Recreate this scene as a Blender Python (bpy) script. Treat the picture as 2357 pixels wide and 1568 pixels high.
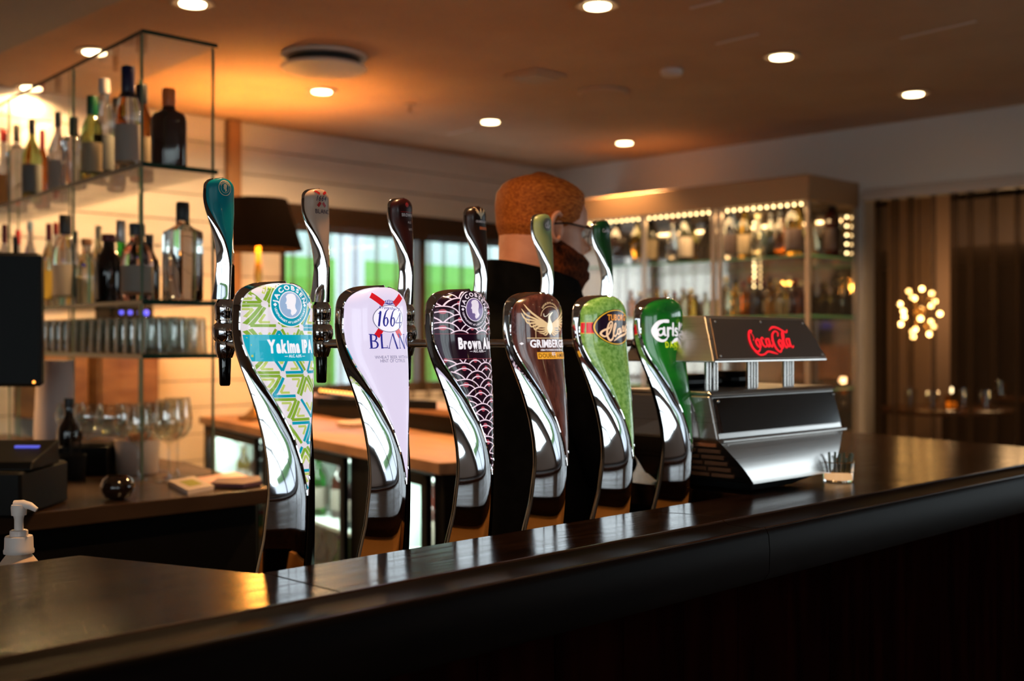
import bpy, bmesh, math, random
from mathutils import Vector, Matrix
from mathutils.geometry import tessellate_polygon
R = random.Random(7)
for o in list(bpy.data.objects): bpy.data.objects.remove(o)
S = bpy.context.scene
C = S.collection
PI = math.pi

# ------------------------------------------------------------------ camera, world, exposure
CAMZ = 1.44
cd = bpy.data.cameras.new('camera'); cam = bpy.data.objects.new('camera', cd); C.objects.link(cam)
cam.location = (0, 0, CAMZ); cam.rotation_euler = (PI/2, 0, -PI/4)
cd.sensor_width = 36; cd.lens = 2690/2357*36; cd.clip_start = .05
cd.dof.use_dof = True; cd.dof.focus_distance = 1.75; cd.dof.aperture_fstop = 3.3
S.camera = cam
S.view_settings.view_transform = 'Standard'; S.view_settings.look = 'None'
S.view_settings.gamma = 1; S.view_settings.use_curve_mapping = False
S.view_settings.exposure = 0.0
S.cycles.max_bounces = 9; S.cycles.diffuse_bounces = 3; S.cycles.glossy_bounces = 5
S.cycles.transmission_bounces = 8; S.cycles.transparent_max_bounces = 48
S.cycles.caustics_reflective = False; S.cycles.caustics_refractive = False
S.cycles.sample_clamp_indirect = 3.0; S.cycles.use_denoising = True
w = bpy.data.worlds.new('sky'); S.world = w; w.use_nodes = True
nt = w.node_tree; bg = nt.nodes['Background']
tc = nt.nodes.new('ShaderNodeTexCoord'); sp = nt.nodes.new('ShaderNodeSeparateXYZ'); cr = nt.nodes.new('ShaderNodeValToRGB')
nt.links.new(tc.outputs['Generated'], sp.inputs[0]); nt.links.new(sp.outputs['Z'], cr.inputs[0]); nt.links.new(cr.outputs[0], bg.inputs[0])
cr.color_ramp.elements[0].color = (.80, .90, .95, 1); cr.color_ramp.elements[1].color = (.55, .72, .95, 1)
bg.inputs[1].default_value = 4.2

# ------------------------------------------------------------------ helpers
def ray(px, py): return ((px-1178)/2690, (784-py)/2690)
def wd(px, py, Y):
    a, b = ray(px, py); X = a*Y
    return Vector((.70711*(X+Y), .70711*(Y-X), CAMZ + b*Y))
def wz(px, py, z): return wd(px, py, (z-CAMZ)/ray(px, py)[1])
def wx(px, py, x):
    r = ray(px, py)[0]; y = x*(1-r)/(1+r); return wd(px, py, .70711*(x+y))
def wy(px, py, y):
    r = ray(px, py)[0]; x = y*(1+r)/(1-r); return wd(px, py, .70711*(x+y))

_m = {}
def mat(name, col, rough=.5, metal=0, em=None, es=0, coat=0, trans=0, ior=1.45, spec=.5, alpha=1):
    if name in _m: return _m[name]
    m = bpy.data.materials.new(name); m.use_nodes = True; b = m.node_tree.nodes['Principled BSDF']
    i = b.inputs
    i['Base Color'].default_value = (*col, 1); i['Roughness'].default_value = rough; i['Metallic'].default_value = metal
    i['Coat Weight'].default_value = coat; i['Coat Roughness'].default_value = .06
    i['Transmission Weight'].default_value = trans; i['IOR'].default_value = ior; i['Specular IOR Level'].default_value = spec
    i['Alpha'].default_value = alpha
    if em: i['Emission Color'].default_value = (*em, 1); i['Emission Strength'].default_value = es
    _m[name] = m
    return m
def noise(m, scale, c0, c1, stretch=(1,1,1), bump=0, detail=4, rough=None, em=0, p0=.35, p1=.65, dist=0):
    n = m.node_tree; N = n.nodes; L = n.links; b = N['Principled BSDF']
    t = N.new('ShaderNodeTexCoord'); mp = N.new('ShaderNodeMapping'); nz = N.new('ShaderNodeTexNoise'); r = N.new('ShaderNodeValToRGB')
    mp.inputs['Scale'].default_value = stretch; nz.inputs['Scale'].default_value = scale; nz.inputs['Detail'].default_value = detail
    nz.inputs['Distortion'].default_value = dist
    L.new(t.outputs['Object'], mp.inputs[0]); L.new(mp.outputs[0], nz.inputs['Vector']); L.new(nz.outputs[0], r.inputs[0])
    r.color_ramp.elements[0].color = (*c0, 1); r.color_ramp.elements[1].color = (*c1, 1)
    r.color_ramp.elements[0].position = p0; r.color_ramp.elements[1].position = p1
    L.new(r.outputs[0], b.inputs['Base Color'])
    if em: L.new(r.outputs[0], b.inputs['Emission Color']); b.inputs['Emission Strength'].default_value = em
    if bump:
        bp = N.new('ShaderNodeBump'); bp.inputs['Strength'].default_value = bump; bp.inputs['Distance'].default_value = .002
        L.new(nz.outputs[0], bp.inputs['Height']); L.new(bp.outputs[0], b.inputs['Normal'])
    if rough:
        mr = N.new('ShaderNodeMapRange'); mr.inputs[3].default_value = rough[0]; mr.inputs[4].default_value = rough[1]
        L.new(nz.outputs[0], mr.inputs[0]); L.new(mr.outputs[0], b.inputs['Roughness'])
    return m
def thin_glass(name, tint, refl=.12, rough=.0):
    if name in _m: return _m[name]
    m = bpy.data.materials.new(name); m.use_nodes = True; n = m.node_tree; N = n.nodes; N.remove(N['Principled BSDF'])
    out = N['Material Output']; t = N.new('ShaderNodeBsdfTransparent'); g = N.new('ShaderNodeBsdfGlossy'); mx = N.new('ShaderNodeMixShader')
    f = N.new('ShaderNodeLayerWeight'); f.inputs[0].default_value = .5
    pw = N.new('ShaderNodeMath'); pw.operation = 'POWER'; pw.inputs[1].default_value = 4.5
    ml = N.new('ShaderNodeMath'); ml.operation = 'MULTIPLY_ADD'; ml.inputs[1].default_value = .75; ml.inputs[2].default_value = refl; mt = ml
    n.links.new(f.outputs['Facing'], pw.inputs[0])
    t.inputs[0].default_value = (*tint, 1); g.inputs['Roughness'].default_value = rough
    n.links.new(pw.outputs[0], mt.inputs[0]); n.links.new(mt.outputs[0], mx.inputs[0]); n.links.new(t.outputs[0], mx.inputs[1]); n.links.new(g.outputs[0], mx.inputs[2])
    n.links.new(mx.outputs[0], out.inputs[0]); _m[name] = m; return m
def sheer(name, col, op):
    m = bpy.data.materials.new(name); m.use_nodes = True; n = m.node_tree; N = n.nodes; N.remove(N['Principled BSDF'])
    out = N['Material Output']; t = N.new('ShaderNodeBsdfTransparent'); d = N.new('ShaderNodeBsdfDiffuse'); mx = N.new('ShaderNodeMixShader')
    d.inputs[0].default_value = (*col, 1); mx.inputs[0].default_value = op
    n.links.new(t.outputs[0], mx.inputs[1]); n.links.new(d.outputs[0], mx.inputs[2]); n.links.new(mx.outputs[0], out.inputs[0]); return m

class MB:
    def __init__(s): s.v = []; s.f = []
    def add(s, vs, fs):
        o = len(s.v); s.v += [tuple(v) for v in vs]; s.f += [tuple(i+o for i in f) for f in fs]; return s
    def box(s, x0, x1, y0, y1, z0, z1):
        v = [(x, y, z) for z in (z0, z1) for x, y in ((x0,y0),(x1,y0),(x1,y1),(x0,y1))]
        return s.add(v, [(3,2,1,0),(4,5,6,7),(0,1,5,4),(1,2,6,5),(2,3,7,6),(3,0,4,7)])
    def cbox(s, x0, x1, y0, y1, z0, z1, b=.003):
        vs = []; 
        for z, i in ((z0, b), (z0+b, 0), (z1-b, 0), (z1, b)):
            X0, X1, Y0, Y1 = x0+i, x1-i, y0+i, y1-i; c = b
            vs += [(X0+c,Y0,z),(X1-c,Y0,z),(X1,Y0+c,z),(X1,Y1-c,z),(X1-c,Y1,z),(X0+c,Y1,z),(X0,Y1-c,z),(X0,Y0+c,z)]
        fs = [tuple(range(7,-1,-1)), tuple(range(24,32))]
        for k in range(3):
            for j in range(8): fs.append((k*8+j, k*8+(j+1)%8, k*8+8+(j+1)%8, k*8+8+j))
        return s.add(vs, fs)
    def prism(s, pts, z0, z1):   # polygon in xy, ccw
        n = len(pts); v = [(x, y, z0) for x, y in pts] + [(x, y, z1) for x, y in pts]
        f = [tuple(range(n-1,-1,-1)), tuple(range(n, 2*n))] + [(i, (i+1)%n, n+(i+1)%n, n+i) for i in range(n)]
        return s.add(v, f)
    def extr(s, prof, x0, x1):   # profile in yz extruded along x
        n = len(prof); v = [(x0, y, z) for y, z in prof] + [(x1, y, z) for y, z in prof]
        f = [tuple(range(n)), tuple(range(2*n-1, n-1, -1))] + [(i, n+i, n+(i+1)%n, (i+1)%n) for i in range(n)]
        return s.add(v, f)
    def rings(s, rs, cap0=True, cap1=True, closed=True):
        n = len(rs[0]); v = [p for r in rs for p in r]; f = []
        for k in range(len(rs)-1):
            for j in range(n if closed else n-1): f.append((k*n+j, k*n+(j+1)%n, (k+1)*n+(j+1)%n, (k+1)*n+j))
        if cap0: f.append(tuple(range(n-1,-1,-1)))
        if cap1: f.append(tuple(range((len(rs)-1)*n, len(rs)*n)))
        return s.add(v, f)
    def lathe(s, prof, c=(0,0,0), n=20, sx=1, sy=1, e=2):
        rs = []
        for r, z in prof:
            ring = []
            for j in range(n):
                a = 2*PI*j/n; ca, sa = math.cos(a), math.sin(a)
                k = 1 if e == 2 else (abs(ca)**e+abs(sa)**e)**(-1/e)
                ring.append((c[0]+r*sx*ca*k, c[1]+r*sy*sa*k, c[2]+z))
            rs.append(ring)
        return s.rings(rs)
    def tube(s, pts, r, n=10, r1=None):
        pts = [Vector(p) for p in pts]; rs = []; up = Vector((.13, .21, .97)); m = len(pts)
        for i, p in enumerate(pts):
            t = (pts[min(i+1, m-1)]-pts[max(i-1, 0)]).normalized(); a = t.cross(up)
            if a.length < .1: a = t.cross(Vector((1, 0, 0)))
            a.normalize(); b = t.cross(a).normalized(); rr = r if r1 is None else r+(r1-r)*i/(m-1)
            if isinstance(r, (list, tuple)): rr = r[i]
            rs.append([p + a*rr*math.cos(-2*PI*j/n) + b*rr*math.sin(-2*PI*j/n) for j in range(n)])
        return s.rings(rs)
    def ball(s, c, r, n=12, sc=(1,1,1)):
        pr = [(r*math.sin(PI*k/(n)), -r*math.cos(PI*k/(n))) for k in range(n+1)]; pr[0] = (1e-5, -r); pr[-1] = (1e-5, r)
        return s.add(*(lambda m: ([(c[0]+x*sc[0], c[1]+y*sc[1], c[2]+z*sc[2]) for x, y, z in m.v], m.f))(MB().lathe(pr, n=n+4)))
    def xf(s, M): s.v = [tuple(M @ Vector(v)) for v in s.v]; return s
    def build(s, name, m, parent=None, smooth=True, ang=35, bevel=0):
        me = bpy.data.meshes.new(name); me.from_pydata(s.v, [], s.f); me.validate(); me.update()
        if smooth:
            me.polygons.foreach_set('use_smooth', [True]*len(me.polygons)); me.set_sharp_from_angle(angle=math.radians(ang))
        o = bpy.data.objects.new(name, me); C.objects.link(o)
        if m: me.materials.append(m)
        if parent: o.parent = parent
        if bevel:
            b = o.modifiers.new('bevel', 'BEVEL'); b.width = bevel; b.segments = 2; b.limit_method = 'ANGLE'
        return o
def tag(o, label, cat, group=None, kind=None):
    o['label'] = label; o['category'] = cat
    if group: o['group'] = group
    if kind: o['kind'] = kind
    return o
def thing(name, label, cat, loc=(0,0,0), rz=0, group=None):
    o = bpy.data.objects.new(name, None); C.objects.link(o); o.location = loc; o.rotation_euler = (0, 0, rz)
    o.empty_display_size = .05
    return tag(o, label, cat, group)
def struct(o): o['kind'] = 'structure'; return o
def dup(root, loc=None, label=None, rz=None):
    r = root.copy(); C.objects.link(r)
    for k in list(root.children):
        c = k.copy(); C.objects.link(c); c.parent = r
        for g in list(k.children):
            d = g.copy(); C.objects.link(d); d.parent = c
    if loc is not None: r.location = loc
    if rz is not None: r.rotation_euler = (0, 0, rz)
    if label: r['label'] = label
    return r
def area(name, loc, rot, sx, sy, e, col, parent=None):
    l = bpy.data.lights.new(name, 'AREA'); l.shape = 'RECTANGLE'; l.size = sx; l.size_y = sy; l.energy = e; l.color = col
    o = bpy.data.objects.new(name, l); C.objects.link(o); o.location = loc; o.rotation_euler = rot
    if parent: o.parent = parent
    return o
def point(name, loc, e, col, r=.03, parent=None, spot=None, blend=.6):
    l = bpy.data.lights.new(name, 'SPOT' if spot else 'POINT'); l.energy = e; l.color = col; l.shadow_soft_size = r
    if spot: l.spot_size = spot; l.spot_blend = blend
    o = bpy.data.objects.new(name, l); C.objects.link(o); o.location = loc
    if parent: o.parent = parent
    return o

# ------------------------------------------------------------------ materials
WARM = (1, .58, .25)
m_ceil = noise(mat('ceiling_paint', (.55,.38,.25), .75), 3, (.50,.335,.22), (.56,.39,.26), bump=.05)
m_wall = noise(mat('painted_board', (.62,.54,.48), .5), 5, (.68,.61,.55), (.76,.69,.63), stretch=(.3,.3,2))
m_wallr = mat('pale_plaster', (.70,.65,.61), .7)
m_dark = mat('dark_paint', (.004,.003,.0025), .6, spec=.15)
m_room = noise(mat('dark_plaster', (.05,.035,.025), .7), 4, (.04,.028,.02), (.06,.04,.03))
m_floor = noise(mat('floor_stone', (.05,.035,.025), .35), 6, (.035,.025,.018), (.06,.04,.03))
m_bar = noise(mat('dark_oak_top', (.03,.014,.008), .22, spec=.10), 14, (.004,.0017,.001), (.013,.0055,.0028), stretch=(.35,3.2,3.2), bump=.32, rough=(.13,.25), detail=7)
m_rail = noise(mat('dark_rail_wood', (.012,.006,.004), .5, spec=.03), 14, (.003,.0015,.001), (.006,.003,.002), stretch=(.15,2,2), bump=.08)
m_front = noise(mat('mahogany_front', (.03,.006,.004), .7, spec=0), 12, (.004,.0008,.0006), (.010,.0015,.001), stretch=(3,3,.3), bump=.1)
m_wood = noise(mat('oak_worktop', (.42,.22,.10), .42), 10, (.27,.125,.055), (.40,.20,.09), stretch=(2,.25,1), bump=.03)
m_black = mat('black_plastic', (.003,.003,.003), .5, spec=.2)
m_shell = mat('black_gloss_shell', (.003,.003,.003), .10, coat=.5)
m_chrome = mat('chrome', (.80,.79,.80), .045, 1)
m_steel = noise(mat('brushed_steel', (.55,.52,.50), .30, 1), 120, (.56,.53,.51), (.60,.57,.55), stretch=(.01,.01,4), rough=(.26,.30))
m_brass = mat('brass', (.70,.42,.15), .25, 1)
m_white = mat('white_plastic', (.74,.62,.56), .45)
m_glass = thin_glass('clear_sheet_glass', (.98,.992,.985), .03)
m_glassedge = mat('green_glass_edge', (.010,.035,.022), .12)
m_clear = mat('clear_glass', (.97,.98,.97), .02, trans=1, ior=1.45)
m_bulb = mat('bulb_glow', (1,.8,.5), .5, em=(1,.72,.38), es=14)
m_led = mat('led_glow', (1,.7,.35), .5, em=(1,.70,.32), es=9)
m_rubber = mat('black_matt', (.004,.004,.004), .6)

# ------------------------------------------------------------------ room shell
XR, YB, ZC = 5.33, 4.93, 2.50
XL, YF = -3.2, -3.6
struct(MB().box(XL-.1, 9.6, YF-.1, YB+.1, -.1, 0).build('floor', m_floor, smooth=False))
struct(MB().box(XL-.1, XR+.02, YF-.1, YB+.1, ZC, ZC+.12).build('ceiling', m_ceil, smooth=False))
# back wall: painted horizontal boards round a long window
wall = bpy.data.objects.new('wall_back', None); C.objects.link(wall); wall['kind'] = 'structure'
WX0, WX1, WZ0, WZ1 = 3.30, 5.12, 1.16, 2.09
nb = 20; bh = ZC/nb
def board(x0, x1, z0, z1): MB().cbox(x0, x1, YB, YB+.02+R.random()*.001, z0+.0022, z1-.0022, .0025).build('board', m_wall, wall, smooth=False)
for k in range(nb):
    z0, z1 = k*bh, (k+1)*bh
    if z1 <= WZ0+.01 or z0 >= WZ1-.01: board(XL, XR, z0, z1)
    else:
        board(XL, WX0, z0, z1); board(WX1, XR, z0, z1)
        if z0 < WZ0: board(WX0, WX1, z0, WZ0)
        if z1 > WZ1: board(WX0, WX1, WZ1, z1)
MB().box(XL, WX0, YB+.022, YB+.12, 0, ZC).box(WX1, XR+.1, YB+.022, YB+.12, 0, ZC).box(WX0, WX1, YB+.022, YB+.12, 0, WZ0).box(WX0, WX1, YB+.022, YB+.12, WZ1, ZC).build('wall_core', m_dark, wall, smooth=False)
win = bpy.data.objects.new('window_1', None); C.objects.link(win); win['kind'] = 'structure'
fr = MB()
fr.box(WX0, WX1, YB+.03, YB+.09, WZ0, WZ0+.05).box(WX0, WX1, YB+.03, YB+.09, WZ1-.05, WZ1)
for x in (WX0, 4.23, WX1-.05): fr.box(x, x+.05, YB+.03, YB+.09, WZ0, WZ1)
fr.build('window_frame', mat('dark_frame', (.03,.02,.015), .4), win, smooth=False)
for x0, x1 in ((WX0+.05, 4.23), (4.28, WX1-.05)): MB().box(x0, x1, YB+.055, YB+.061, WZ0+.05, WZ1-.05).build('pane', m_glass, win, smooth=False)
# right wall: plaster above, opening with curtains in front of the next room
wr = MB().box(XR, XR+.1, 2.86, YB, 0, ZC).box(XR, XR+.1, YF, 2.86, 2.135, ZC).box(XR, XR+.1, 0.62, .72, 0, 2.135)
wr.box(XR, XR+.1, YF, -2.4, 0, 2.135).box(XR, XR+.1, -2.4, .62, 0, .5)
struct(wr.build('wall_right', m_wallr, smooth=False))
added_win2 = bpy.data.objects.new('window_2_added', None); C.objects.link(added_win2); added_win2['kind'] = 'structure'  # unseen window added to light the dispenser front
fr = MB()
for y in (-2.4, -1.4, -.4, .57): fr.box(XR+.02, XR+.08, y, y+.05, .5, 2.135)
fr.box(XR+.02, XR+.08, -2.4, .62, .5, .55).box(XR+.02, XR+.08, -2.4, .62, 2.085, 2.135).build('window_frame', _m['dark_frame'], added_win2, smooth=False)
MB().box(XR+.045, XR+.051, -2.35, .57, .55, 2.085).build('pane', m_glass, added_win2, smooth=False)
struct(MB().box(XR-.05, XR, .3, 2.86, 2.125, 2.165).box(XR-.03, XR, .3, 2.86, 2.165, 2.185).build('trim_1', mat('trim_paint', (.55,.47,.42), .4), bevel=.006))
# left wall with big street windows behind the camera; front wall
m_lw = mat('brown_wall', (.16,.10,.07), .7)
wl = MB().box(XL-.1, XL, YF, YB, 0, .35).box(XL-.1, XL, YF, YB, 2.2, ZC).box(XL-.1, XL, 1.2, YB, .35, 2.2).box(XL-.1, XL, YF, -3.4, .35, 2.2)
struct(wl.build('wall_left', m_lw, smooth=False))
win3 = bpy.data.objects.new('window_3', None); C.objects.link(win3); win3['kind'] = 'structure'
fr = MB()
for y in (-3.4, -2.3, -1.15, 0, 1.15): fr.box(XL-.08, XL-.02, y, y+.06, .35, 2.2)
fr.box(XL-.08, XL-.02, -3.4, 1.2, .35, .41).box(XL-.08, XL-.02, -3.4, 1.2, 2.14, 2.2).box(XL-.08, XL-.02, -3.4, 1.2, 1.72, 1.75).build('window_frame', _m['dark_frame'], win3, smooth=False)
MB().box(XL-.055, XL-.049, -3.4, 1.2, .4, 2.15).build('pane', m_glass, win3, smooth=False)
wf = MB().box(XL, XR+.1, YF-.1, YF, 0, 1.2).box(XL, XR+.1, YF-.1, YF, 2.35, ZC).box(XL, -2.6, YF-.1, YF, 1.2, 2.35).box(-.2, XR+.1, YF-.1, YF, 1.2, 2.35)
struct(wf.build('wall_front', m_lw, smooth=False))
added_win4 = bpy.data.objects.new('window_4_added', None); C.objects.link(added_win4); added_win4['kind'] = 'structure'  # unseen window added to brighten the back wall
fr = MB()
for k in range(3): fr.box(-2.6+k*1.17, -2.54+k*1.17, YF-.08, YF-.02, 1.2, 2.35)
fr.box(-2.6, -.2, YF-.08, YF-.02, 1.2, 1.26).box(-2.6, -.2, YF-.08, YF-.02, 2.29, 2.35).build('window_frame', _m['dark_frame'], added_win4, smooth=False)
MB().box(-2.6, -.2, YF-.055, YF-.049, 1.26, 2.3).build('pane', m_glass, added_win4, smooth=False)
# bulkhead top left
struct(MB().box(1.0, 1.615, 1.9, YB, 2.44, 2.499).build('trim_2', mat('bulkhead', (.36,.31,.27), .6), smooth=False))
struct(MB().box(2.98, 3.05, YB-.05, YB-.001, 1.6, 2.499).build('trim_3', mat('brown_pipe', (.30,.15,.06), .5), bevel=.01))
struct(MB().box(XL, XR, YB-.03, YB-.001, 0, .09).build('baseboard_back', m_dark, smooth=False))
# next room beyond the curtain
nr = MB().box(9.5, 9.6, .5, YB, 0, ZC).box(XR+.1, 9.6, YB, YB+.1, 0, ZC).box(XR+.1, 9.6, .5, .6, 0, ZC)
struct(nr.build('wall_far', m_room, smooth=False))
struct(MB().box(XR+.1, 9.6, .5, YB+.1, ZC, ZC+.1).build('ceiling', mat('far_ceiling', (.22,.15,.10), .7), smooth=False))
struct(MB().box(6.35, 6.6, 3.00, 3.26, 0, ZC).build('wall_pier', mat('pier_paint', (.45,.30,.22), .7), smooth=False))
struct(MB().box(7.4, 9.4, 2.2, 4.9, 2.05, 2.35).build('trim_4', mat('far_bulkhead', (.55,.42,.36), .6), smooth=False))

# ------------------------------------------------------------------ outdoors
m_lawn = noise(mat('lawn_green', (.10,.32,.03), .9), 30, (.07,.26,.02), (.16,.42,.05))
ob = MB().prism([(2.0,6.6),(14,6.6),(14,13),(2.0,13)], -.3, .2); tag(ob.build('pavement', mat('grey_paving', (.35,.36,.36), .8), smooth=False), 'grey paving outside behind the long window', 'pavement')
lw = MB().extr([(7.4,.2),(13,.2),(13,2.35),(9.4,2.25),(8.6,2.0)], 3, 13); tag(lw.build('grass_bank', m_lawn, smooth=False), 'bright green grass bank seen through the striped curtain', 'lawn')
bw = MB().box(3.0, 14, 13.02, 13.4, 2.3, 5.5)
bo = bw.build('white_building', mat('white_render', (.62,.68,.70), .8), smooth=False); tag(bo, 'pale white building standing above the green bank outside', 'building')
for i, x in enumerate((5.2, 6.9, 8.4, 9.8)):
    p = MB().cbox(x, x+.16, 6.9, 7.06, .2, 3.2, .01).build('porch_post', mat('white_post', (.85,.9,.92), .5), smooth=False)
    tag(p, ('first','second','third','fourth')[i]+' white porch post from the left outside the long window', 'post', 'porch posts outside the window')
sg = MB().box(-16, XL-.3, -12, 12, -.3, -.02); tag(sg.build('street', mat('street_stone', (.40,.38,.37), .8), smooth=False), 'grey street outside the windows behind the camera', 'street')
sh = MB().box(-12.5, -12, -12, 12, 0, .55); tag(sh.build('hedge', noise(mat('hedge_green', (.05,.12,.03), .9), 12, (.03,.08,.02), (.08,.18,.04)), smooth=False), 'green hedge across the street behind the camera', 'hedge')

# ------------------------------------------------------------------ curtains
def curtain(name, p0, p1, z0, z1, m, label, group=None, pitch=.085, pleat=.024, seed=1, amp=.012):
    rr = random.Random(seed); p0 = Vector(p0); p1 = Vector(p1); d = (p1-p0); L = d.length; d.normalize(); nrm = Vector((-d.y, d.x))
    pts = []; s = 0
    while s < L:
        fl = pitch*(.6+.8*rr.random()); pl = pleat*(.7+.7*rr.random())
        for q in (0, .33, .66, 1): pts.append((s+fl*q, amp*math.sin(q*PI)))
        e = s+fl
        pts += [(e+pl, .004), (e+pl*1.02, .009), (e+.05*pl, .012), (e, .016), (e+pl*.9, .020), (e+pl, .015)]
        s = e+pl
    vs = []; n = len(pts)
    for z in (z0, (z0+z1)/2, z1):
        for a, b in pts: q = p0+d*a+nrm*b; vs.append((q.x, q.y, z))
    fs = [(k*n+i, k*n+i+1, (k+1)*n+i+1, (k+1)*n+i) for k in range(2) for i in range(n-1)]
    o = MB().add(vs, fs).build(name, m, smooth=False)
    return tag(o, label, 'curtain', group)
m_sh1 = sheer('sheer_brown', (.13,.085,.05), .27)
m_sh2 = sheer('sheer_dark', (.035,.022,.014), .36)
curtain('striped_curtain', (3.28, 4.90), (4.26, 4.90), 1.12, 2.07, m_sh1, 'sheer brown pleated curtain over the left window half, beside the lamp', seed=3)
curtain('striped_curtain', (4.26, 4.90), (5.15, 4.90), 1.12, 2.07, m_sh1, 'sheer brown pleated curtain over the right window half, behind the bartender', seed=5)
curtain('striped_curtain', (5.27, 2.84), (5.27, 1.1), .05, 2.125, m_sh2, 'floor-length dark sheer pleated curtain right of the glass cabinet', seed=9, pitch=.062, pleat=.036)
vo = MB().cbox(3.25, 5.2, 4.862, 4.88, 1.985, 2.12, .004).build('valance', sheer('valance_cloth', (.05,.03,.02), .9), smooth=False)
tag(vo, 'dark brown valance strip along the top of the long window', 'valance')

# ------------------------------------------------------------------ ceiling fittings
m_refl = mat('reflector', (.9,.6,.35), .2, 1)
m_rim = mat('fitting_rim', (.45,.32,.22), .4)
def downlight():
    t = thing('downlight', '', 'light', group='recessed ceiling downlights')
    MB().lathe([(.052,0),(.068,-.001),(.070,-.004),(.066,-.007),(.050,-.004),(.050,.0)], n=28).build('trim_ring', m_rim, t)
    MB().lathe([(.049,-.004),(.044,-.0045),(.034,-.0035)], n=28).build('baffle', m_rubber, t)
    MB().lathe([(.042,-.005),(.040,-.010),(.026,-.008),(.010,-.012),(.0005,-.012)], n=24).build('bulb', m_bulb, t)
    return t
dl0 = downlight(); first = True
names = ['above the bar near the left, cut by the top of the frame', 'above the beer taps, cut by the top of the frame', 'behind the glass shelf corner, upper of the left pair',
 'behind the glass shelf, furthest left', 'in front of the lampshade, below the round air vent', 'in mid ceiling left of the bartender', 'nearest the far corner above the bartender',
 'large, upper right of the ceiling', 'furthest right, close to the right wall']
dls = [(443,5),(1375,10),(217,117),(72,200),(740,208),(1128,278),(1437,327),(1798,128),(2102,214)]
dle = [110, 190, 85, 30, 60, 130, 200, 110, 70]
for (px, py), nm, de_ in zip(dls, names, dle):
    p = wz(px, py, ZC); t = dl0 if first else dup(dl0); first = False
    t.location = (p.x, p.y, ZC-.0005); t['label'] = 'lit recessed downlight '+nm
    point('spot', (p.x, p.y, ZC-.02), de_, WARM, .03, spot=math.radians(168 if de_ < 90 and p.y > 3.5 else 115), blend=.35 if de_ < 90 and p.y > 3.5 else .7)
# camera-side downlights keep the grid; last three added to light wall and bartender
for i, (x, y, e_) in enumerate(((-.6,.6,20),(1.4,-.2,20),(3.4,.7,20),(.4,-1.6,20),(2.6,-1.5,20),(1.0,4.15,150),(.1,4.15,120),(1.15,1.60,75))):
    t = dup(dl0, (x, y, ZC-.0005), 'lit recessed downlight out of view, '+('just above the camera','above the bar front','by the added right window','behind the camera','far behind the camera to the right','added for the shelf wall, left of the frame','added for the board wall, furthest left of the frame','added for the bartender, over the first taps')[i])
    point('spot', (x, y, ZC-.08 if i in (5, 6) else ZC-.02), e_, WARM, .03, spot=math.radians(100), blend=.7)
p = wz(745, 128, ZC)
t = thing('ceiling_vent', 'large round white air vent on the ceiling above the lampshade', 'vent', (p.x, p.y, ZC))
MB().lathe([(.05,-.0001),(.158,-.001),(.160,-.006),(.155,-.012),(.05,-.014)], n=48).build('back_plate', m_ventp := mat('vent_paint', (.80,.68,.56), .4), t)
MB().lathe([(.05,-.012),(.132,-.012),(.132,-.040),(.05,-.041)], n=32).build('throat', m_rubber, t)
MB().lathe([(.001,-.040),(.150,-.040),(.160,-.046),(.155,-.053),(.001,-.062)], n=48).build('disc', m_ventp, t)
p = wz(1232, 172, ZC)
t = thing('square_vent', 'small square flush vent in the middle of the ceiling', 'vent', (p.x, p.y, ZC))
MB().cbox(-.09,.09,-.09,.09,-.012,-.0005,.004).build('frame', m_ceil, t); MB().cbox(-.07,.07,-.07,.07,-.018,-.012,.002).build('grille', m_rim, t)
p = wz(1388, 210, ZC); tag(MB().lathe([(.11,-.0005),(.112,-.006),(.10,-.016),(.001,-.02)], c=(p.x,p.y,ZC), n=36).build('ceiling_speaker', m_ceil), 'flat round ceiling speaker right of the square vent', 'speaker')
p = wz(1545, 160, ZC); tag(MB().lathe([(.042,-.0005),(.045,-.01),(.038,-.024),(.001,-.03)], c=(p.x,p.y,ZC), n=28).build('smoke_detector', m_white), 'small white round smoke detector on the ceiling', 'detector')
p = wz(943, 240, ZC); t = thing('sprinkler', 'small sprinkler head hanging from the ceiling', 'sprinkler', (p.x,p.y,ZC))
MB().lathe([(.03,-.0005),(.03,-.005),(.008,-.008),(.007,-.035)], n=16).build('stem', m_rim, t); MB().lathe([(.001,-.033),(.018,-.035),(.018,-.039),(.001,-.04)], n=16).build('deflector', m_rim, t)
for i, (a, b, lab) in enumerate((((2072,87),(2245,48),'thin slot in the ceiling at the upper right'), ((1588,18),(1660,0),'thin slot in the ceiling cut by the top of the frame'), ((1648,100),(1745,77),'faint slot in the ceiling left of the large right downlight'), ((1030,308),(1090,295),'faint slot in the ceiling below the middle downlight'))):
    A, B = wz(*a, ZC), wz(*b, ZC); d = (B-A).normalized(); n = Vector((-d.y, d.x, 0))*.006
    q = [A-n, B-n, B+n, A+n]; tag(MB().prism([(v.x, v.y) for v in q][::1], ZC-.004, ZC-.0005).build('ceiling_slot', m_white), lab, 'slot')

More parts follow.
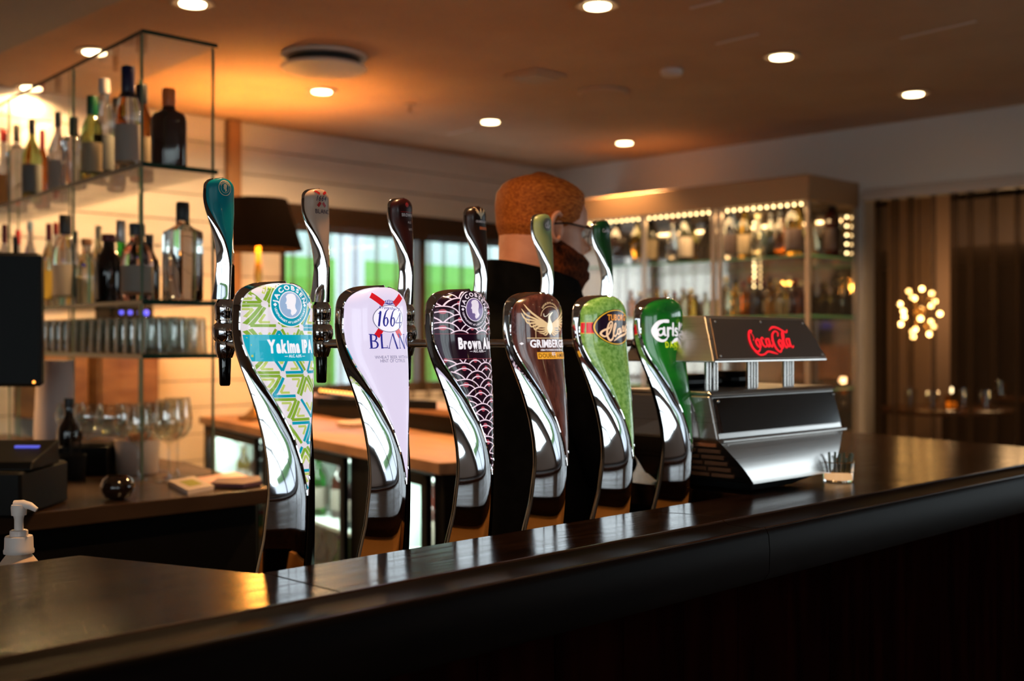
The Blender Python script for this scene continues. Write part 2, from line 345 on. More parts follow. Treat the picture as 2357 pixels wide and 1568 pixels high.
# ------------------------------------------------------------------ bar counter (front)
ZB = 1.15
bar = thing('bar_counter', 'long dark wooden bar counter crossing the foreground, with moulded rail', 'bar', (0, 0, 0))
def slab(pts): return MB().prism(pts, ZB-.045, ZB).build('top_board', m_bar, bar, smooth=False, bevel=.002)
slab([(-1.8,1.079),(.812,1.079),(.812,1.252),(.806,1.252),(.704,1.53),(-1.8,1.56)])
slab([(.8125,1.079),(1.62,1.079),(1.56,1.252),(.8125,1.252)])
slab([(1.6215,1.079),(3.20,1.079),(3.40,1.96),(1.86,1.96),(1.86,1.252),(1.5615,1.252)])
for x0, x1 in ((-1.8, 1.5415), (1.5435, 3.2)):
    MB().extr([(1.0785,1.151),(1.073,1.154),(1.066,1.153),(1.06,1.150),(1.03,1.150),(1.004,1.151),(.998,1.153),(.991,1.150),(.987,1.142),(.985,1.12),(.986,1.085),(.995,1.072),(1.03,1.070),(1.0785,1.072)][::-1], x0, x1).build('rail', m_rail, bar, ang=50)
m_beadw = mat('polished_bead_wood', (.03,.012,.005), .22, spec=.5)
for x0, x1 in ((-1.8, 1.5415), (1.5435, 3.2)):
    for y_, z_, r_ in ((1.071, 1.1525, .0032), (.9945, 1.1510, .0022)): MB().tube([(x0, y_, z_), ((x0+x1)/2, y_, z_), (x1, y_, z_)], r_, 8).build('rail_bead', m_beadw, bar)
n = 36
for k in range(n):
    x0 = -1.8+k*5.0/n
    MB().cbox(x0+.001, x0+5.0/n-.001, 1.035, 1.055, .1, 1.07, .003).build('panel_board', m_front, bar, smooth=False)
MB().box(-1.8, 3.2, 1.055, 1.079, .0, 1.104).box(-1.8, 3.2, 1.04, 1.055, 0, .099).build('core', m_dark, bar, smooth=False)
MB().box(-1.8,.70,1.08,1.5,0,1.104).build('carcass', m_dark, bar, smooth=False)
MB().box(1.87,3.2,1.08,1.9,0,1.104).build('carcass', m_dark, bar, smooth=False)
MB().cbox(.815, 1.855, 1.236, 1.250, .957, 1.104, .002).cbox(.790, .8045, 1.254, 1.50, .957, 1.104, .002).build('added_inner_panel', noise(mat('amber_oak', (.55,.26,.07), .35), 8, (.45,.20,.05), (.62,.30,.09), stretch=(.4,.4,4)), bar, smooth=False)  # oak panel added so the tap flanks reflect an amber tone
# low work counter behind the raised front, carrying the taps
wkc = thing('tap_counter', 'low black counter behind the bar carrying the beer taps', 'counter')
MB().cbox(.81, 1.855, 1.082, 1.60, .92, .955, .004).build('worktop', mat('black_steel', (.01,.01,.01), .25, .6), wkc)
MB().box(.83, 1.84, 1.1, 1.585, 0, .919).build('carcass', m_dark, wkc, smooth=False)

# ------------------------------------------------------------------ beer taps
def interp(tab, x):
    if x >= tab[0][0]: return tab[0][1:]
    for a, b in zip(tab, tab[1:]):
        if x >= b[0]:
            t = (x-b[0])/(a[0]-b[0]); return tuple(q+(p-q)*t for p, q in zip(a[1:], b[1:]))
    return tab[-1][1:]
zp = lambda py: (784-py)*.000601
# z: a (lens half width), s (sag), yf, w, wdp (outer edge), bk
raw = [(714,.0585,.035,0,.0625,.046,.016),(750,.0588,.036,0,.0632,.047,.016),(785,.0575,.034,-.001,.0625,.046,.016),(815,.0540,.030,-.004,.060,.044,.018),(845,.0490,.025,-.008,.0565,.042,.019),(890,.0385,.0165,-.0145,.0505,.0385,.021),
 (940,.0262,.0082,-.022,.0450,.036,.022),(1000,.0138,.0025,-.030,.0400,.034,.023),(1060,.0064,.0007,-.037,.0375,.034,.023),(1105,.0028,.0002,-.040,.0368,.0345,.023),(1135,.0012,.0001,-.041,.037,.035,.024),(1236,.0011,.0001,-.037,.041,.037,.026),
 (1320,.0011,.0001,-.031,.047,.041,.030),(1420,.0011,.0001,-.030,.052,.046,.034),(1590,.0011,.0001,-.03,.056,.05,.036)]
tab = [(zp(r[0]),)+r[1:] for r in raw]
# smooth the table with a dense resample
def smooth_tab(tab, n=240, it=14):
    z0, z1 = tab[0][0], tab[-1][0]; zs = [z0+(z1-z0)*k/(n-1) for k in range(n)]; rows = [list(interp(tab, z)) for z in zs]
    for _ in range(it):
        rows = [rows[0]]+[[(a+2*b+c)/4 for a, b, c in zip(rows[i-1], rows[i], rows[i+1])] for i in range(1, n-1)]+[rows[-1]]
    return [(z,)+tuple(r) for z, r in zip(zs, rows)]
tab = smooth_tab(tab)
ZT = zp(646); ZS = zp(714); ZLT = ZT-.0035
def P(z):
    if z > ZS:
        a, s, yf, w_, wp, bk = interp(tab, ZS)
        u = min(1, (z-ZS)/(ZT-ZS)); k = max(0, 1-u**2.5)**(1/2.3)
        ul = min(1, (z-ZS)/(ZLT-ZS)); kl = max(0, 1-ul**2.5)**(1/2.3)
        return a*kl, s*kl**1.2, yf+.012*u**2.5, w_*k, (wp-.022)*(.35+.65*k)+.022, bk*(.4+.6*k)
    return interp(tab, z)
G = lambda t: .45*t*t+.55*t**6
def lens_y(x, z):
    a, s, yf, *_ = P(z); t = max(-1, min(1, x/max(a, 1e-5))); return yf+s*G(t)
def zlist(z0, z1, n, top=True):
    return [z0+(z1-z0)*(k/n) for k in range(n+1)]
def zs_lens():
    return [ZLT-(ZLT-ZS)*(k/14)**2 for k in range(15)]+zlist(ZS, zp(1134), 60)[1:]
def zs_body(zb): return [ZT-(ZT-ZS)*(k/14)**2 for k in range(15)]+zlist(ZS, zb, 84)[1:]
def lens_mesh(sc=(1,1)):
    rs = []; n = 44
    for z in zs_lens():
        a, s, yf, *_ = P(z); a = max(a, .0006)
        rs.append([(a*t, yf+s*G(t)-.0006, z) for t in [math.sin(PI/2*(-1+2*j/n)) for j in range(n+1)]])
    return MB().rings(rs, False, False, closed=False)
def bead_mesh(side):
    pts = []
    for z in zs_lens()[1:]:
        a, s, yf, *_ = P(z); pts.append((side*a, yf+s-.0002, z))
    return MB().tube(pts, .0016, 6)
def shell_ring(z, part):
    a, s, yf, w_, wp, bk = P(z); a = max(a, .0004); w_ = max(w_, a+.0004)
    s_ = min(s, wp)
    out = []
    if part == 'flank':     # both flanks, from lens edge back to outer edge
        for j in range(9):
            u = j/8; out.append((a+(w_-a)*(u**1.35), yf+s_+(wp-s_)*u, z))
        return out
    if part == 'back':
        for j in range(21):
            th = PI*j/20; out.append((w_*math.cos(th), yf+wp+bk*math.sin(th)**.8 if 0 < j < 20 else yf+wp, z))
        return out
def flank_mesh(zb, side):
    rs = [[(side*p[0], p[1], p[2]) for p in shell_ring(z, 'flank')] for z in zs_body(zb)]
    m = MB().rings(rs, False, False, closed=False)
    if side > 0: m.f = [f[::-1] for f in m.f]
    return m
def back_mesh(z0, z1):
    zs = [z for z in zs_body(-.484) if z1-1e-6 <= z <= z0+1e-6]
    zs = sorted(set([z0, z1]+zs), reverse=True)
    return MB().rings([shell_ring(z, 'back') for z in zs], False, False, closed=False)

# ---- flat print mapped on the lens
def catmull(pts, n=8):
    if len(pts) < 3: return pts
    P_ = [pts[0]]+list(pts)+[pts[-1]]; out = []
    for i in range(1, len(P_)-2):
        p0, p1, p2, p3 = P_[i-1:i+3]
        for k in range(n):
            t = k/n; out.append(tuple(.5*(2*b+(c-a)*t+(2*a-5*b+4*c-d)*t*t+(3*b-a-3*c+d)*t**3) for a, b, c, d in zip(p0, p1, p2, p3)))
    out.append(tuple(pts[-1])); return out
def stroke(pts, n=8):         # (x, z, width)
    q = catmull(pts, n); L = []; Rr = []; m = len(q); out = []
    for i, (x, z, wv) in enumerate(q):
        a = q[max(i-1, 0)]; b = q[min(i+1, m-1)]; dx, dz = b[0]-a[0], b[1]-a[1]; l = math.hypot(dx, dz) or 1
        nx, nz = -dz/l*wv/2, dx/l*wv/2; L.append((x+nx, z+nz)); Rr.append((x-nx, z-nz))
    for i in range(m-1): out.append([L[i], L[i+1], Rr[i+1], Rr[i]])
    for x, z, wv in (q[0], q[-1]): out += disc(x, z, wv/2, wv/2, 8)
    return out
def disc(cx, cz, rx, rz=None, n=36):
    rz = rz or rx; return [[(cx, cz), (cx+rx*math.cos(2*PI*k/n), cz+rz*math.sin(2*PI*k/n)), (cx+rx*math.cos(2*PI*(k+1)/n), cz+rz*math.sin(2*PI*(k+1)/n))] for k in range(n)]
def ring(cx, cz, r0, r1, a0=0, a1=360, n=40, ax=1, rot=0):
    out = []
    for k in range(n):
        t0 = math.radians(a0+(a1-a0)*k/n); t1 = math.radians(a0+(a1-a0)*(k+1)/n); c = math.cos(rot); s = math.sin(rot)
        q = [(r0*ax*math.cos(t0), r0*math.sin(t0)), (r1*ax*math.cos(t0), r1*math.sin(t0)), (r1*ax*math.cos(t1), r1*math.sin(t1)), (r0*ax*math.cos(t1), r0*math.sin(t1))]
        out.append([(cx+x*c-z*s, cz+x*s+z*c) for x, z in q])
    return out
def rect(x0, x1, z0, z1): return [[(x0, z0), (x1, z0), (x1, z1), (x0, z1)]]
def poly(pts):
    return [[pts[i] for i in t] for t in tessellate_polygon([[Vector((x, z, 0)) for x, z in pts]])]
def barq(p, q, wv): return stroke([(p[0], p[1], wv), (q[0], q[1], wv)])[:1]
_gc = {}
def glyph(ch, bold, shear):
    k = (ch, bold, shear)
    if k not in _gc:
        c = bpy.data.curves.new('t', 'FONT'); c.body = ch; c.size = 1; c.offset = bold; c.shear = shear; c.resolution_u = 3
        o = bpy.data.objects.new('t', c); me = bpy.data.meshes.new_from_object(o)
        tr = [[(me.vertices[i].co.x, me.vertices[i].co.y) for i in p.vertices] for p in me.polygons]
        xs = [v.co.x for v in me.vertices] or [0, .3]
        _gc[k] = (tr, min(xs), max(xs)); bpy.data.objects.remove(o); bpy.data.curves.remove(c); bpy.data.meshes.remove(me)
    return _gc[k]
def text(s, x, z, size, xs=1, bold=0, shear=0, gap=.07, align='c', arc=None, up=True, rise=0):
    adv = []; X = 0
    for ch in s:
        if ch == ' ': X += .28; adv.append(None); continue
        tr, a, b = glyph(ch, bold, shear); adv.append((tr, X-a, X+(b-a)/2)); X += b-a+gap
    W = (X-gap); out = []; off = {'c': -W/2, 'l': 0, 'r': -W}[align]
    for g in adv:
        if not g: continue
        tr, dx, mid = g
        for t in tr:
            q = []
            for gx, gz in t:
                if arc is None:
                    u = (gx+dx+off)*size*xs; q.append((x+u, z+gz*size+rise*u))
                else:
                    m = (mid+off)*size*xs; th = m/arc; lx = (gx+dx-mid)*size*xs; lz = gz*size
                    if up: ang = PI/2-th; cx, cz = math.cos(ang), math.sin(ang); q.append((x+cx*(arc+lz)+lx*cz, z+cz*(arc+lz)-lx*cx))
                    else: ang = -PI/2+th; cx, cz = math.cos(ang), math.sin(ang); q.append((x+cx*(arc-lz)-lx*cz, z+cz*(arc-lz)+lx*cx))
            out.append(q)
    return out
def scaleP(ps, sx, sz, dx=0, dz=0): return [[(x*sx+dx, z*sz+dz) for x, z in p] for p in ps]
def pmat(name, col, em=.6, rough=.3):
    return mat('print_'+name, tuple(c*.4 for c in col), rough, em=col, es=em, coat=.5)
def decal(name, polys, m, parent, layer=1, step=.004, surf=None, conv=None):
    bm = bmesh.new()
    for p in polys:
        if max(z for x, z in p) > ZLT-.002 and min(z for x, z in p) > ZLT-.002: continue
        if min(z for x, z in p) < zp(1128): continue
        try: bm.faces.new([bm.verts.new((x, 0, z)) for x, z in p])
        except Exception: pass
    bmesh.ops.remove_doubles(bm, verts=bm.verts, dist=1e-6)
    xs = [v.co.x for v in bm.verts]; zs = [v.co.z for v in bm.verts]
    x = math.ceil(max(min(xs), -.07)/step)*step
    while x < min(max(xs), .07):
        bmesh.ops.bisect_plane(bm, geom=bm.verts[:]+bm.edges[:]+bm.faces[:], plane_co=(x, 0, 0), plane_no=(1, 0, 0)); x += step
    sz = step*2; z = math.ceil(min(zs)/sz)*sz
    while z < max(zs):
        bmesh.ops.bisect_plane(bm, geom=bm.verts[:]+bm.edges[:]+bm.faces[:], plane_co=(0, 0, z), plane_no=(0, 0, 1)); z += sz
    off = .0006+.00022*layer
    for v in bm.verts:
        z = min(v.co.z, ZLT-.0015); a = P(z)[0]*.985; xx = max(-a, min(a, v.co.x))
        v.co = (xx, lens_y(xx, z)-off, z)
    kill = [f for f in bm.faces if f.calc_area() < 1e-10]
    bmesh.ops.delete(bm, geom=kill, context='FACES')
    bmesh.ops.recalc_face_normals(bm, faces=bm.faces)
    me = bpy.data.meshes.new(name); bm.to_mesh(me); bm.free(); me.materials.append(m)
    o = bpy.data.objects.new(name, me); C.objects.link(o); o.parent = parent
    return o

def portrait(cx, cz, s):
    pr = [(-.05,.98),(.25,1.0),(.5,.85),(.58,.55),(.52,.2),(.42,-.05),(.45,-.3),(.62,-.55),(.45,-.8),(.1,-1.0),(-.05,-.8),(.0,-.55),(-.12,-.42),(-.38,-.42),(-.46,-.28),(-.42,-.18),(-.48,-.1),(-.44,0),(-.60,.08),(-.46,.32),(-.44,.5),(-.5,.7),(-.3,.92)]
    return poly([(cx+x*s, cz+z*s) for x, z in pr])
def medallion(par, cz, r, dark, light, field, txt, em):
    D, Lm, F = pmat(dark[0], dark[1], em), pmat(light[0], light[1], em*1.1), pmat(field[0], field[1], em)
    c = 0.0
    decal('badge_disc', disc(c, cz, r*1.04, n=48), Lm, par, 4); decal('badge_ring', disc(c, cz, r, n=48), D, par, 5)
    decal('badge_line', ring(c, cz, r*.60, r*.64, n=44), Lm, par, 6); decal('badge_field', disc(c, cz, r*.60, n=40), F, par, 6)
    decal('portrait', portrait(c, cz+.0005, r*.52), Lm, par, 7)
    tx = text(txt, c, cz, r*.30, bold=.03, arc=r*.715, gap=.14, xs=1.25)
    tx += text('UDSPRUNGET AF LABORATORIET', c, cz, r*.14, bold=.02, arc=r*.87, up=False, gap=.12, xs=1.0)
    for sx in (-1, 1):
        x = c+sx*r*.82; k = r*.09
        tx += poly([(x-k, cz), (x, cz-k), (x+k, cz), (x, cz+k)])
    decal('ring_lettering', tx, Lm, par, 7)

def tap1(t):
    W = (.93,.82,.88); base = pmat('pale_pink', W, .75); G1 = pmat('leaf_green', (.32,.55,.04), .6); G2 = pmat('lime', (.62,.72,.16), .7); T = pmat('teal', (.0,.36,.50), .75)
    sets = {0: [], 1: [], 2: []}; rr = random.Random(11); a = .037; h = a*.866
    for row in range(-14, 5):
        for col in range(-4, 5):
            for up in (0, 1):
                x0 = col*a+(row % 2)*a/2; z0 = row*h+.05
                tri = [(x0, z0), (x0+a, z0), (x0+a/2, z0+h)] if up else [(x0+a/2, z0+h), (x0+a*1.5, z0+h), (x0+a, z0)]
                cx = sum(p[0] for p in tri)/3; cz = sum(p[1] for p in tri)/3; k = rr.randrange(3)
                order = tri[k:]+tri[:k]; c1 = rr.choice((0, 2, 0)); c2 = 1
                for f, cc, wv in ((.78, c1, .0040), (.34, c2, .0032)):
                    q = [(cx+(x-cx)*f, cz+(z-cz)*f) for x, z in order]
                    sets[cc] += stroke([(q[1][0], q[1][1], wv), (q[0][0], q[0][1], wv)])[:1]+stroke([(q[0][0], q[0][1], wv), (q[2][0], q[2][1], wv)])[:1]
    decal('pattern_bars', sets[0], G1, t, 2, .004); decal('pattern_bars', sets[1], G2, t, 2, .004); decal('pattern_bars', sets[2], T, t, 2, .004)
    band = pmat('cyan_band', (.0,.45,.60), .75); wh = pmat('white_ink', (1,.93,.97), .9)
    zb = zp(800)
    decal('colour_band', rect(-.08, .08, zb-.019, zb+.0175), band, t, 3)
    decal('lettering', text('Yakima IPA', .002, zb-.0065, .0235, xs=.54, bold=.06, gap=.06), wh, t, 5)
    decal('small_lettering', text('— ALC. 6,0% —', .004, zb-.0135, .0052, xs=.9, bold=.02), wh, t, 5)
    medallion(t, zp(702), .0295, ('teal', (.0,.36,.50)), ('white_ink', (1,.93,.97)), ('sky', (.40,.55,.80)), 'JACOBSEN', .75)
    return base
def tap2(t):
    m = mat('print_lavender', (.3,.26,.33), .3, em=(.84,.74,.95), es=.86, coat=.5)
    red = pmat('red', (.75,.01,.02), .8); blue = pmat('navy', (.03,.03,.35), .6); wh = pmat('white_ink', (1,.93,.97), .9); gr = pmat('grey_ink', (.30,.27,.42), .5)
    zc = zp(728)
    for a, b, e in (((-.0285,.0335), (-.010,.020), 0), ((.0285,.0335), (.010,.020), 0), ((-.0225,-.0275), (-.010,-.010), 0), ((.0225,-.0275), (.010,-.010), 0)):
        decal('ribbon', stroke([(a[0], zc+a[1], .0095), (b[0], zc+b[1], .0095)])[:1], red, t, 2)
    decal('oval_line', ring(0, zc-.001, .0195, .0205, ax=1.4, n=48), gr, t, 3); decal('oval_field', ring(0, zc-.001, .0001, .0195, ax=1.4, n=48), pmat('pale_lilac', (.95,.88,1.0), .95), t, 3)
    s = .0235; x0 = -.0225; z0 = zc-.0115; lt = []
    def num1(x): return stroke([(x+.004, z0, .0034), (x+.0065, z0+s*.85, .0036)], 2)+stroke([(x+.0065, z0+s*.85, .001), (x+.003, z0+s*.75, .001)], 2)
    def num6(x): return stroke([(x+.012, z0+s*1.05, .0008), (x+.007, z0+s*.85, .002), (x+.0035, z0+s*.35, .0034), (x+.004, z0+s*.05, .0026), (x+.0075, z0-.0003, .0015), (x+.0105, z0+s*.25, .003), (x+.0085, z0+s*.5, .0018), (x+.005, z0+s*.42, .001)])
    def num4(x): return stroke([(x+.0095, z0-.003, .0022), (x+.0105, z0+s*.8, .0024)], 2)+stroke([(x+.0105, z0+s*.8, .0010), (x+.001, z0+s*.17, .0012)], 2)+stroke([(x+.001, z0+s*.17, .0012), (x+.0135, z0+s*.2, .0016)], 2)
    lt = num1(x0-.0005)+num6(x0+.0085)+num6(x0+.0215)+num4(x0+.0335)
    decal('numerals', lt, blue, t, 5)
    decal('script_lettering', text('Kronenbourg', .001, zc+.0125, .0068, bold=.01, shear=.4, xs=.85, rise=-.05), blue, t, 5)
    cz = zc+.0215; cr_ = stroke([(-.006, cz, .0016), (0, cz-.001, .0016), (.006, cz, .0016)], 3)
    for x in (-.006, -.003, 0, .003, .006): cr_ += stroke([(x, cz, .0012), (x*1.15, cz+.005-abs(x)*.2, .0016)], 2)
    cr_ += stroke([(-.010, cz-.001, .0008), (-.006, cz, .001)], 2)+stroke([(.010, cz-.001, .0008), (.006, cz, .001)], 2)
    decal('crown', cr_, blue, t, 5)
    # BLANC, thick and thin strokes with serifs
    zb = zp(803); H = .0205; T = .0034; n_ = .0011; bl = []
    def V(x, wv=T, a=0, b=1): return rect(x-wv/2, x+wv/2, zb+a*H, zb+b*H)
    def sf(x, z, l=.0042): return rect(x-l/2, x+l/2, zb+z*H-.0005, zb+z*H+.0005)
    x = -.0345
    bl += V(x)+sf(x-.001, 0)+sf(x-.001, 1)+stroke([(x, zb+H, n_), (x+.007, zb+H*.93, .0020), (x+.009, zb+H*.75, .003), (x+.006, zb+H*.54, .0016), (x, zb+H*.53, n_)])+stroke([(x, zb+H*.53, n_), (x+.008, zb+H*.47, .002), (x+.0105, zb+H*.25, .0032), (x+.0075, zb+H*.04, .0018), (x, zb, n_)])
    x = -.0165; bl += V(x)+sf(x, 0)+sf(x, 1)+rect(x, x+.0105, zb, zb+.0012)+rect(x+.0095, x+.0105, zb, zb+.004)
    x = .006; bl += stroke([(x-.0095, zb, n_), (x-.0005, zb+H*1.02, n_+.0002)], 2)+stroke([(x+.0005, zb+H*1.02, T*.9), (x+.0085, zb, T)], 2)+sf(x-.0095, 0)+sf(x+.0085, 0, .005)
    x = .021; bl += rect(x-.0005, x+.0007, zb, zb+H)+stroke([(x, zb+H, T), (x+.012, zb, T)], 2)+rect(x+.0115, x+.0127, zb, zb+H)+sf(x, 0)+sf(x-.001, 1)+sf(x+.012, 1)
    x = .0405; bl += stroke([(x+.013, zb+H*.85, .0016), (x+.008, zb+H, .0014), (x+.002, zb+H*.8, .0028), (x, zb+H*.5, .0036), (x+.002, zb+H*.2, .0028), (x+.008, zb, .0014), (x+.013, zb+H*.15, .001)])
    bl = [[(px*.92, pz) for px, pz in q] for q in bl]
    decal('lettering', bl, blue, t, 4)
    decal('small_lettering', text('WHEAT BEER WITH A', .004, zp(829), .0068, bold=.0, xs=.95, gap=.1)+text('HINT OF CITRUS', .003, zp(838), .0068, bold=.0, xs=.95, gap=.1), gr, t, 4)
    return m
def tap3(t):
    base = pmat('plum_black', (.020,.004,.014), .5, .15); wh = pmat('shell_pink', (.93,.70,.80), .85); pk = pmat('rose', (.55,.08,.12), .6)
    Rr = .0255; dx = .045; dz = .0128; wt = []; rd = []
    cs = [(c*dx+(r % 2)*dx/2-.0055, r*dz+.004, r) for r in range(-24, 8) for c in range(-3, 4)]
    def lower(x, z, r): return any(r2 < r and (x-cx)**2+(z-cz)**2 < Rr**2 and r-r2 <= 2 for cx, cz, r2 in cs)
    zb0, zb1 = zp(833), zp(766)
    for cx, cz, r in cs:
        for r0, r1 in ((Rr*.93, Rr), (Rr*.60, Rr*.67)):
            for q in ring(cx, cz, r0, r1, 5, 175, 34):
                mx = sum(p[0] for p in q)/4; mz = sum(p[1] for p in q)/4
                if not lower(mx, mz, r) and not (zb0 < mz < zb1): wt.append(q)
        for q in ring(cx, cz, .0001, Rr*.2, 0, 180, 8):
            mz = sum(p[1] for p in q)/4
            if not zb0 < mz < zb1: rd.append(q)
    rd2 = []
    for cx, cz, r in cs:
        for q in ring(cx, cz+dz*1.25, .0001, Rr*.16, 0, 360, 10):
            mx = sum(p[0] for p in q)/4; mz = sum(p[1] for p in q)/4
            if not (zb0 < mz < zb1): rd2.append(q)
    decal('wave_pattern', wt, wh, t, 2, .004); decal('wave_dots', rd2, pk, t, 1, .004)
    decal('rule', rect(-.08,.08, zb1-.0006, zb1-.0001)+rect(-.08,.08, zb0+.0001, zb0+.0006), pk, t, 2)
    wi = pmat('white_ink', (1,.93,.97), .9)
    decal('lettering', text('Brown Ale', .003, zp(805), .0235, xs=.58, bold=.055, gap=.06), wi, t, 5)
    decal('small_lettering', text('— ALC. 6,0% —', .004, zp(815), .0055, xs=.9, bold=.02), wi, t, 5)
    medallion(t, zp(702), .0295, ('ink_black', (.012,.004,.014)), ('shell_white', (.93,.80,.90)), ('violet', (.20,.13,.32)), 'JACOBSEN', .75)
    return base
def tap4(t):
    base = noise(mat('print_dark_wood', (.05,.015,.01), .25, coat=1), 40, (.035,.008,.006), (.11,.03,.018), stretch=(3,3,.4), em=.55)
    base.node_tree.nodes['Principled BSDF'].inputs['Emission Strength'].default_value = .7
    go = pmat('gold_ink', (.90,.60,.30), .8); cr_ = pmat('cream_ink', (1,.92,.70), .95); am = pmat('amber_band', (.95,.40,.03), .85); wi = pmat('white_ink', (1,.93,.97), .9)
    z0 = zp(742); g = []; c = []
    g += ring(.002, z0+.016, .0165, .0173, 0, 180, 30)
    for sx in (-1, 1):
        for i, (tx, tz) in enumerate(((-.034,.036),(-.037,.028),(-.0375,.021),(-.035,.014),(-.031,.008),(-.026,.003))):
            g += stroke([(sx*tx, z0+tz, .0004), (sx*(tx*.90), z0+tz-.010, .0020), (sx*tx*.62, z0+tz*.5-.003, .0030), (sx*.004, z0-.004, .0040)])
        for i, (tx, tz) in enumerate(((-.023,-.005),(-.022,-.009),(-.018,-.012),(-.012,-.0145))):
            g += stroke([(sx*tx, z0+tz, .0006), (sx*tx*.55, z0+tz-.001, .0022), (0, z0-.004, .003)])
    c += stroke([(0, z0-.014, .003), (0, z0-.006, .011), (0, z0+.003, .009), (-.001, z0+.010, .0045), (-.001, z0+.016, .0035), (.003, z0+.021, .0025), (.006, z0+.023, .0008)])
    c += stroke([(-.012, z0+.020, .0008), (-.011, z0+.016, .001), (-.007, z0+.016, .001), (-.001, z0+.021, .0012)])
    g += rect(-.023, -.0222, z0-.02, z0-.001)+rect(-.033, .05, z0-.0218, z0-.0206)
    decal('bird_wings', scaleP(g, 1.33, 1), go, t, 2); decal('bird_body', scaleP(c, 1.2, 1), cr_, t, 3)
    decal('arc_lettering', text('DEPUIS EN FLANDRES', .002, z0+.016, .0042, arc=.0215, bold=.02), go, t, 2)
    zt = z0-.0365
    decal('lettering', text('GRIMBERGEN', .0045, zt, .0178, xs=.80, bold=.035, gap=.07), wi, t, 4)
    q = .0022
    decal('diamond', poly([(-.050-q, zt+.006), (-.050, zt+.006-q), (-.050+q, zt+.006), (-.050, zt+.006+q)]), wi, t, 4)
    decal('small_lettering', text("ABBAYE FONDEE EN 1128 DEPUIS", .004, zt-.0062, .0042, bold=.02, xs=.9), wi, t, 4)
    decal('year', text('1128', .004, zt-.0138, .0075, bold=.01, xs=.8), wi, t, 4)
    decal('rule', rect(-.028, -.004, zt-.0115, zt-.0107)+rect(.012, .04, zt-.0115, zt-.0107), go, t, 3)
    decal('amber_band', rect(-.031, .06, zp(836), zp(817)), am, t, 3)
    decal('band_lettering', text('DOUBLE AMBRÉE', .009, zp(832), .0100, xs=.95, bold=.005, gap=.12), pmat('brown_ink', (.10,.03,.0), .3), t, 5)
    return base
def tap5(t):
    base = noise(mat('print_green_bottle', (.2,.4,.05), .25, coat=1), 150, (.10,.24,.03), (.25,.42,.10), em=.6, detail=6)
    bk = pmat('ink_black', (.012,.004,.014), .4); ye = pmat('yellow_ink', (.95,.52,.03), .85); rd = pmat('red', (.75,.01,.02), .8); cr_ = pmat('peach_ink', (1,.62,.36), .9); og = pmat('orange_ink', (.95,.32,.02), .85)
    zc = zp(744)
    decal('red_stripe', rect(-.09, .09, zc-.0105, zc+.0075), rd, t, 1); decal('stripe_edge', rect(-.09, .09, zc-.0118, zc-.0105)+rect(-.09,.09,zc+.0075,zc+.0085), og, t, 1)
    decal('oval_field', ring(.001, zc, .0001, .0325, ax=1.50, n=48), bk, t, 3); decal('oval_line', ring(.001, zc, .0298, .0312, ax=1.51, n=48), ye, t, 4)
    decal('lettering', text('TUBORG', .004, zc+.0125, .0145, xs=.85, bold=.03, gap=.06), og, t, 5)
    s = 1.0; L = []
    L += stroke([(-.012, zc+.006, .002), (-.014, zc+.001, .0026), (-.018, zc-.001, .0030), (-.026, zc-.004, .0032), (-.030, zc-.009, .0034), (-.024, zc-.0135, .0026), (-.016, zc-.009, .0024), (-.010, zc+.002, .0026), (-.009, zc+.0095, .0026), (-.0125, zc+.0105, .0024), (-.017, zc+.004, .003), (-.0195, zc-.010, .0036), (-.015, zc-.0195, .0036), (-.009, zc-.017, .0028), (-.007, zc-.011, .002)])
    L += stroke([(-.007, zc-.011, .002), (-.001, zc+.004, .0022), (-.0015, zc+.0085, .0022), (-.0045, zc+.004, .0026), (-.0065, zc-.009, .003), (-.003, zc-.013, .0026), (.002, zc-.008, .002)])
    L += stroke([(.0085, zc-.0005, .0022), (.004, zc-.002, .0026), (.003, zc-.008, .0028), (.0075, zc-.009, .0024), (.010, zc+.0005, .0026), (.0105, zc-.007, .0026), (.0135, zc-.006, .002)])
    for x in (.0145, .0225):
        L += stroke([(x-.001, zc-.005, .0018), (x+.0035, zc+.004, .0024), (x+.0055, zc-.002, .0028), (x+.003, zc-.0055, .0024), (x+.0075, zc-.003, .0018)])
    L += stroke([(.031, zc-.001, .0022), (.0305, zc-.004, .0024), (.034, zc-.002, .0018)], 4)+disc(.032, zc+.006, .0016)
    L += stroke([(.042, zc+.005, .002), (.037, zc+.005, .0026), (.0365, zc-.001, .0026), (.042, zc, .002)])
    L += stroke([(-.006, zc-.0205, .0012), (.008, zc-.0135, .0032), (.024, zc-.0095, .0034), (.036, zc-.005, .0014)])
    decal('script_lettering', [[(x*1.18, zc-.002+(z-zc)*1.1) for x, z in q] for q in L], cr_, t, 5)
    return base
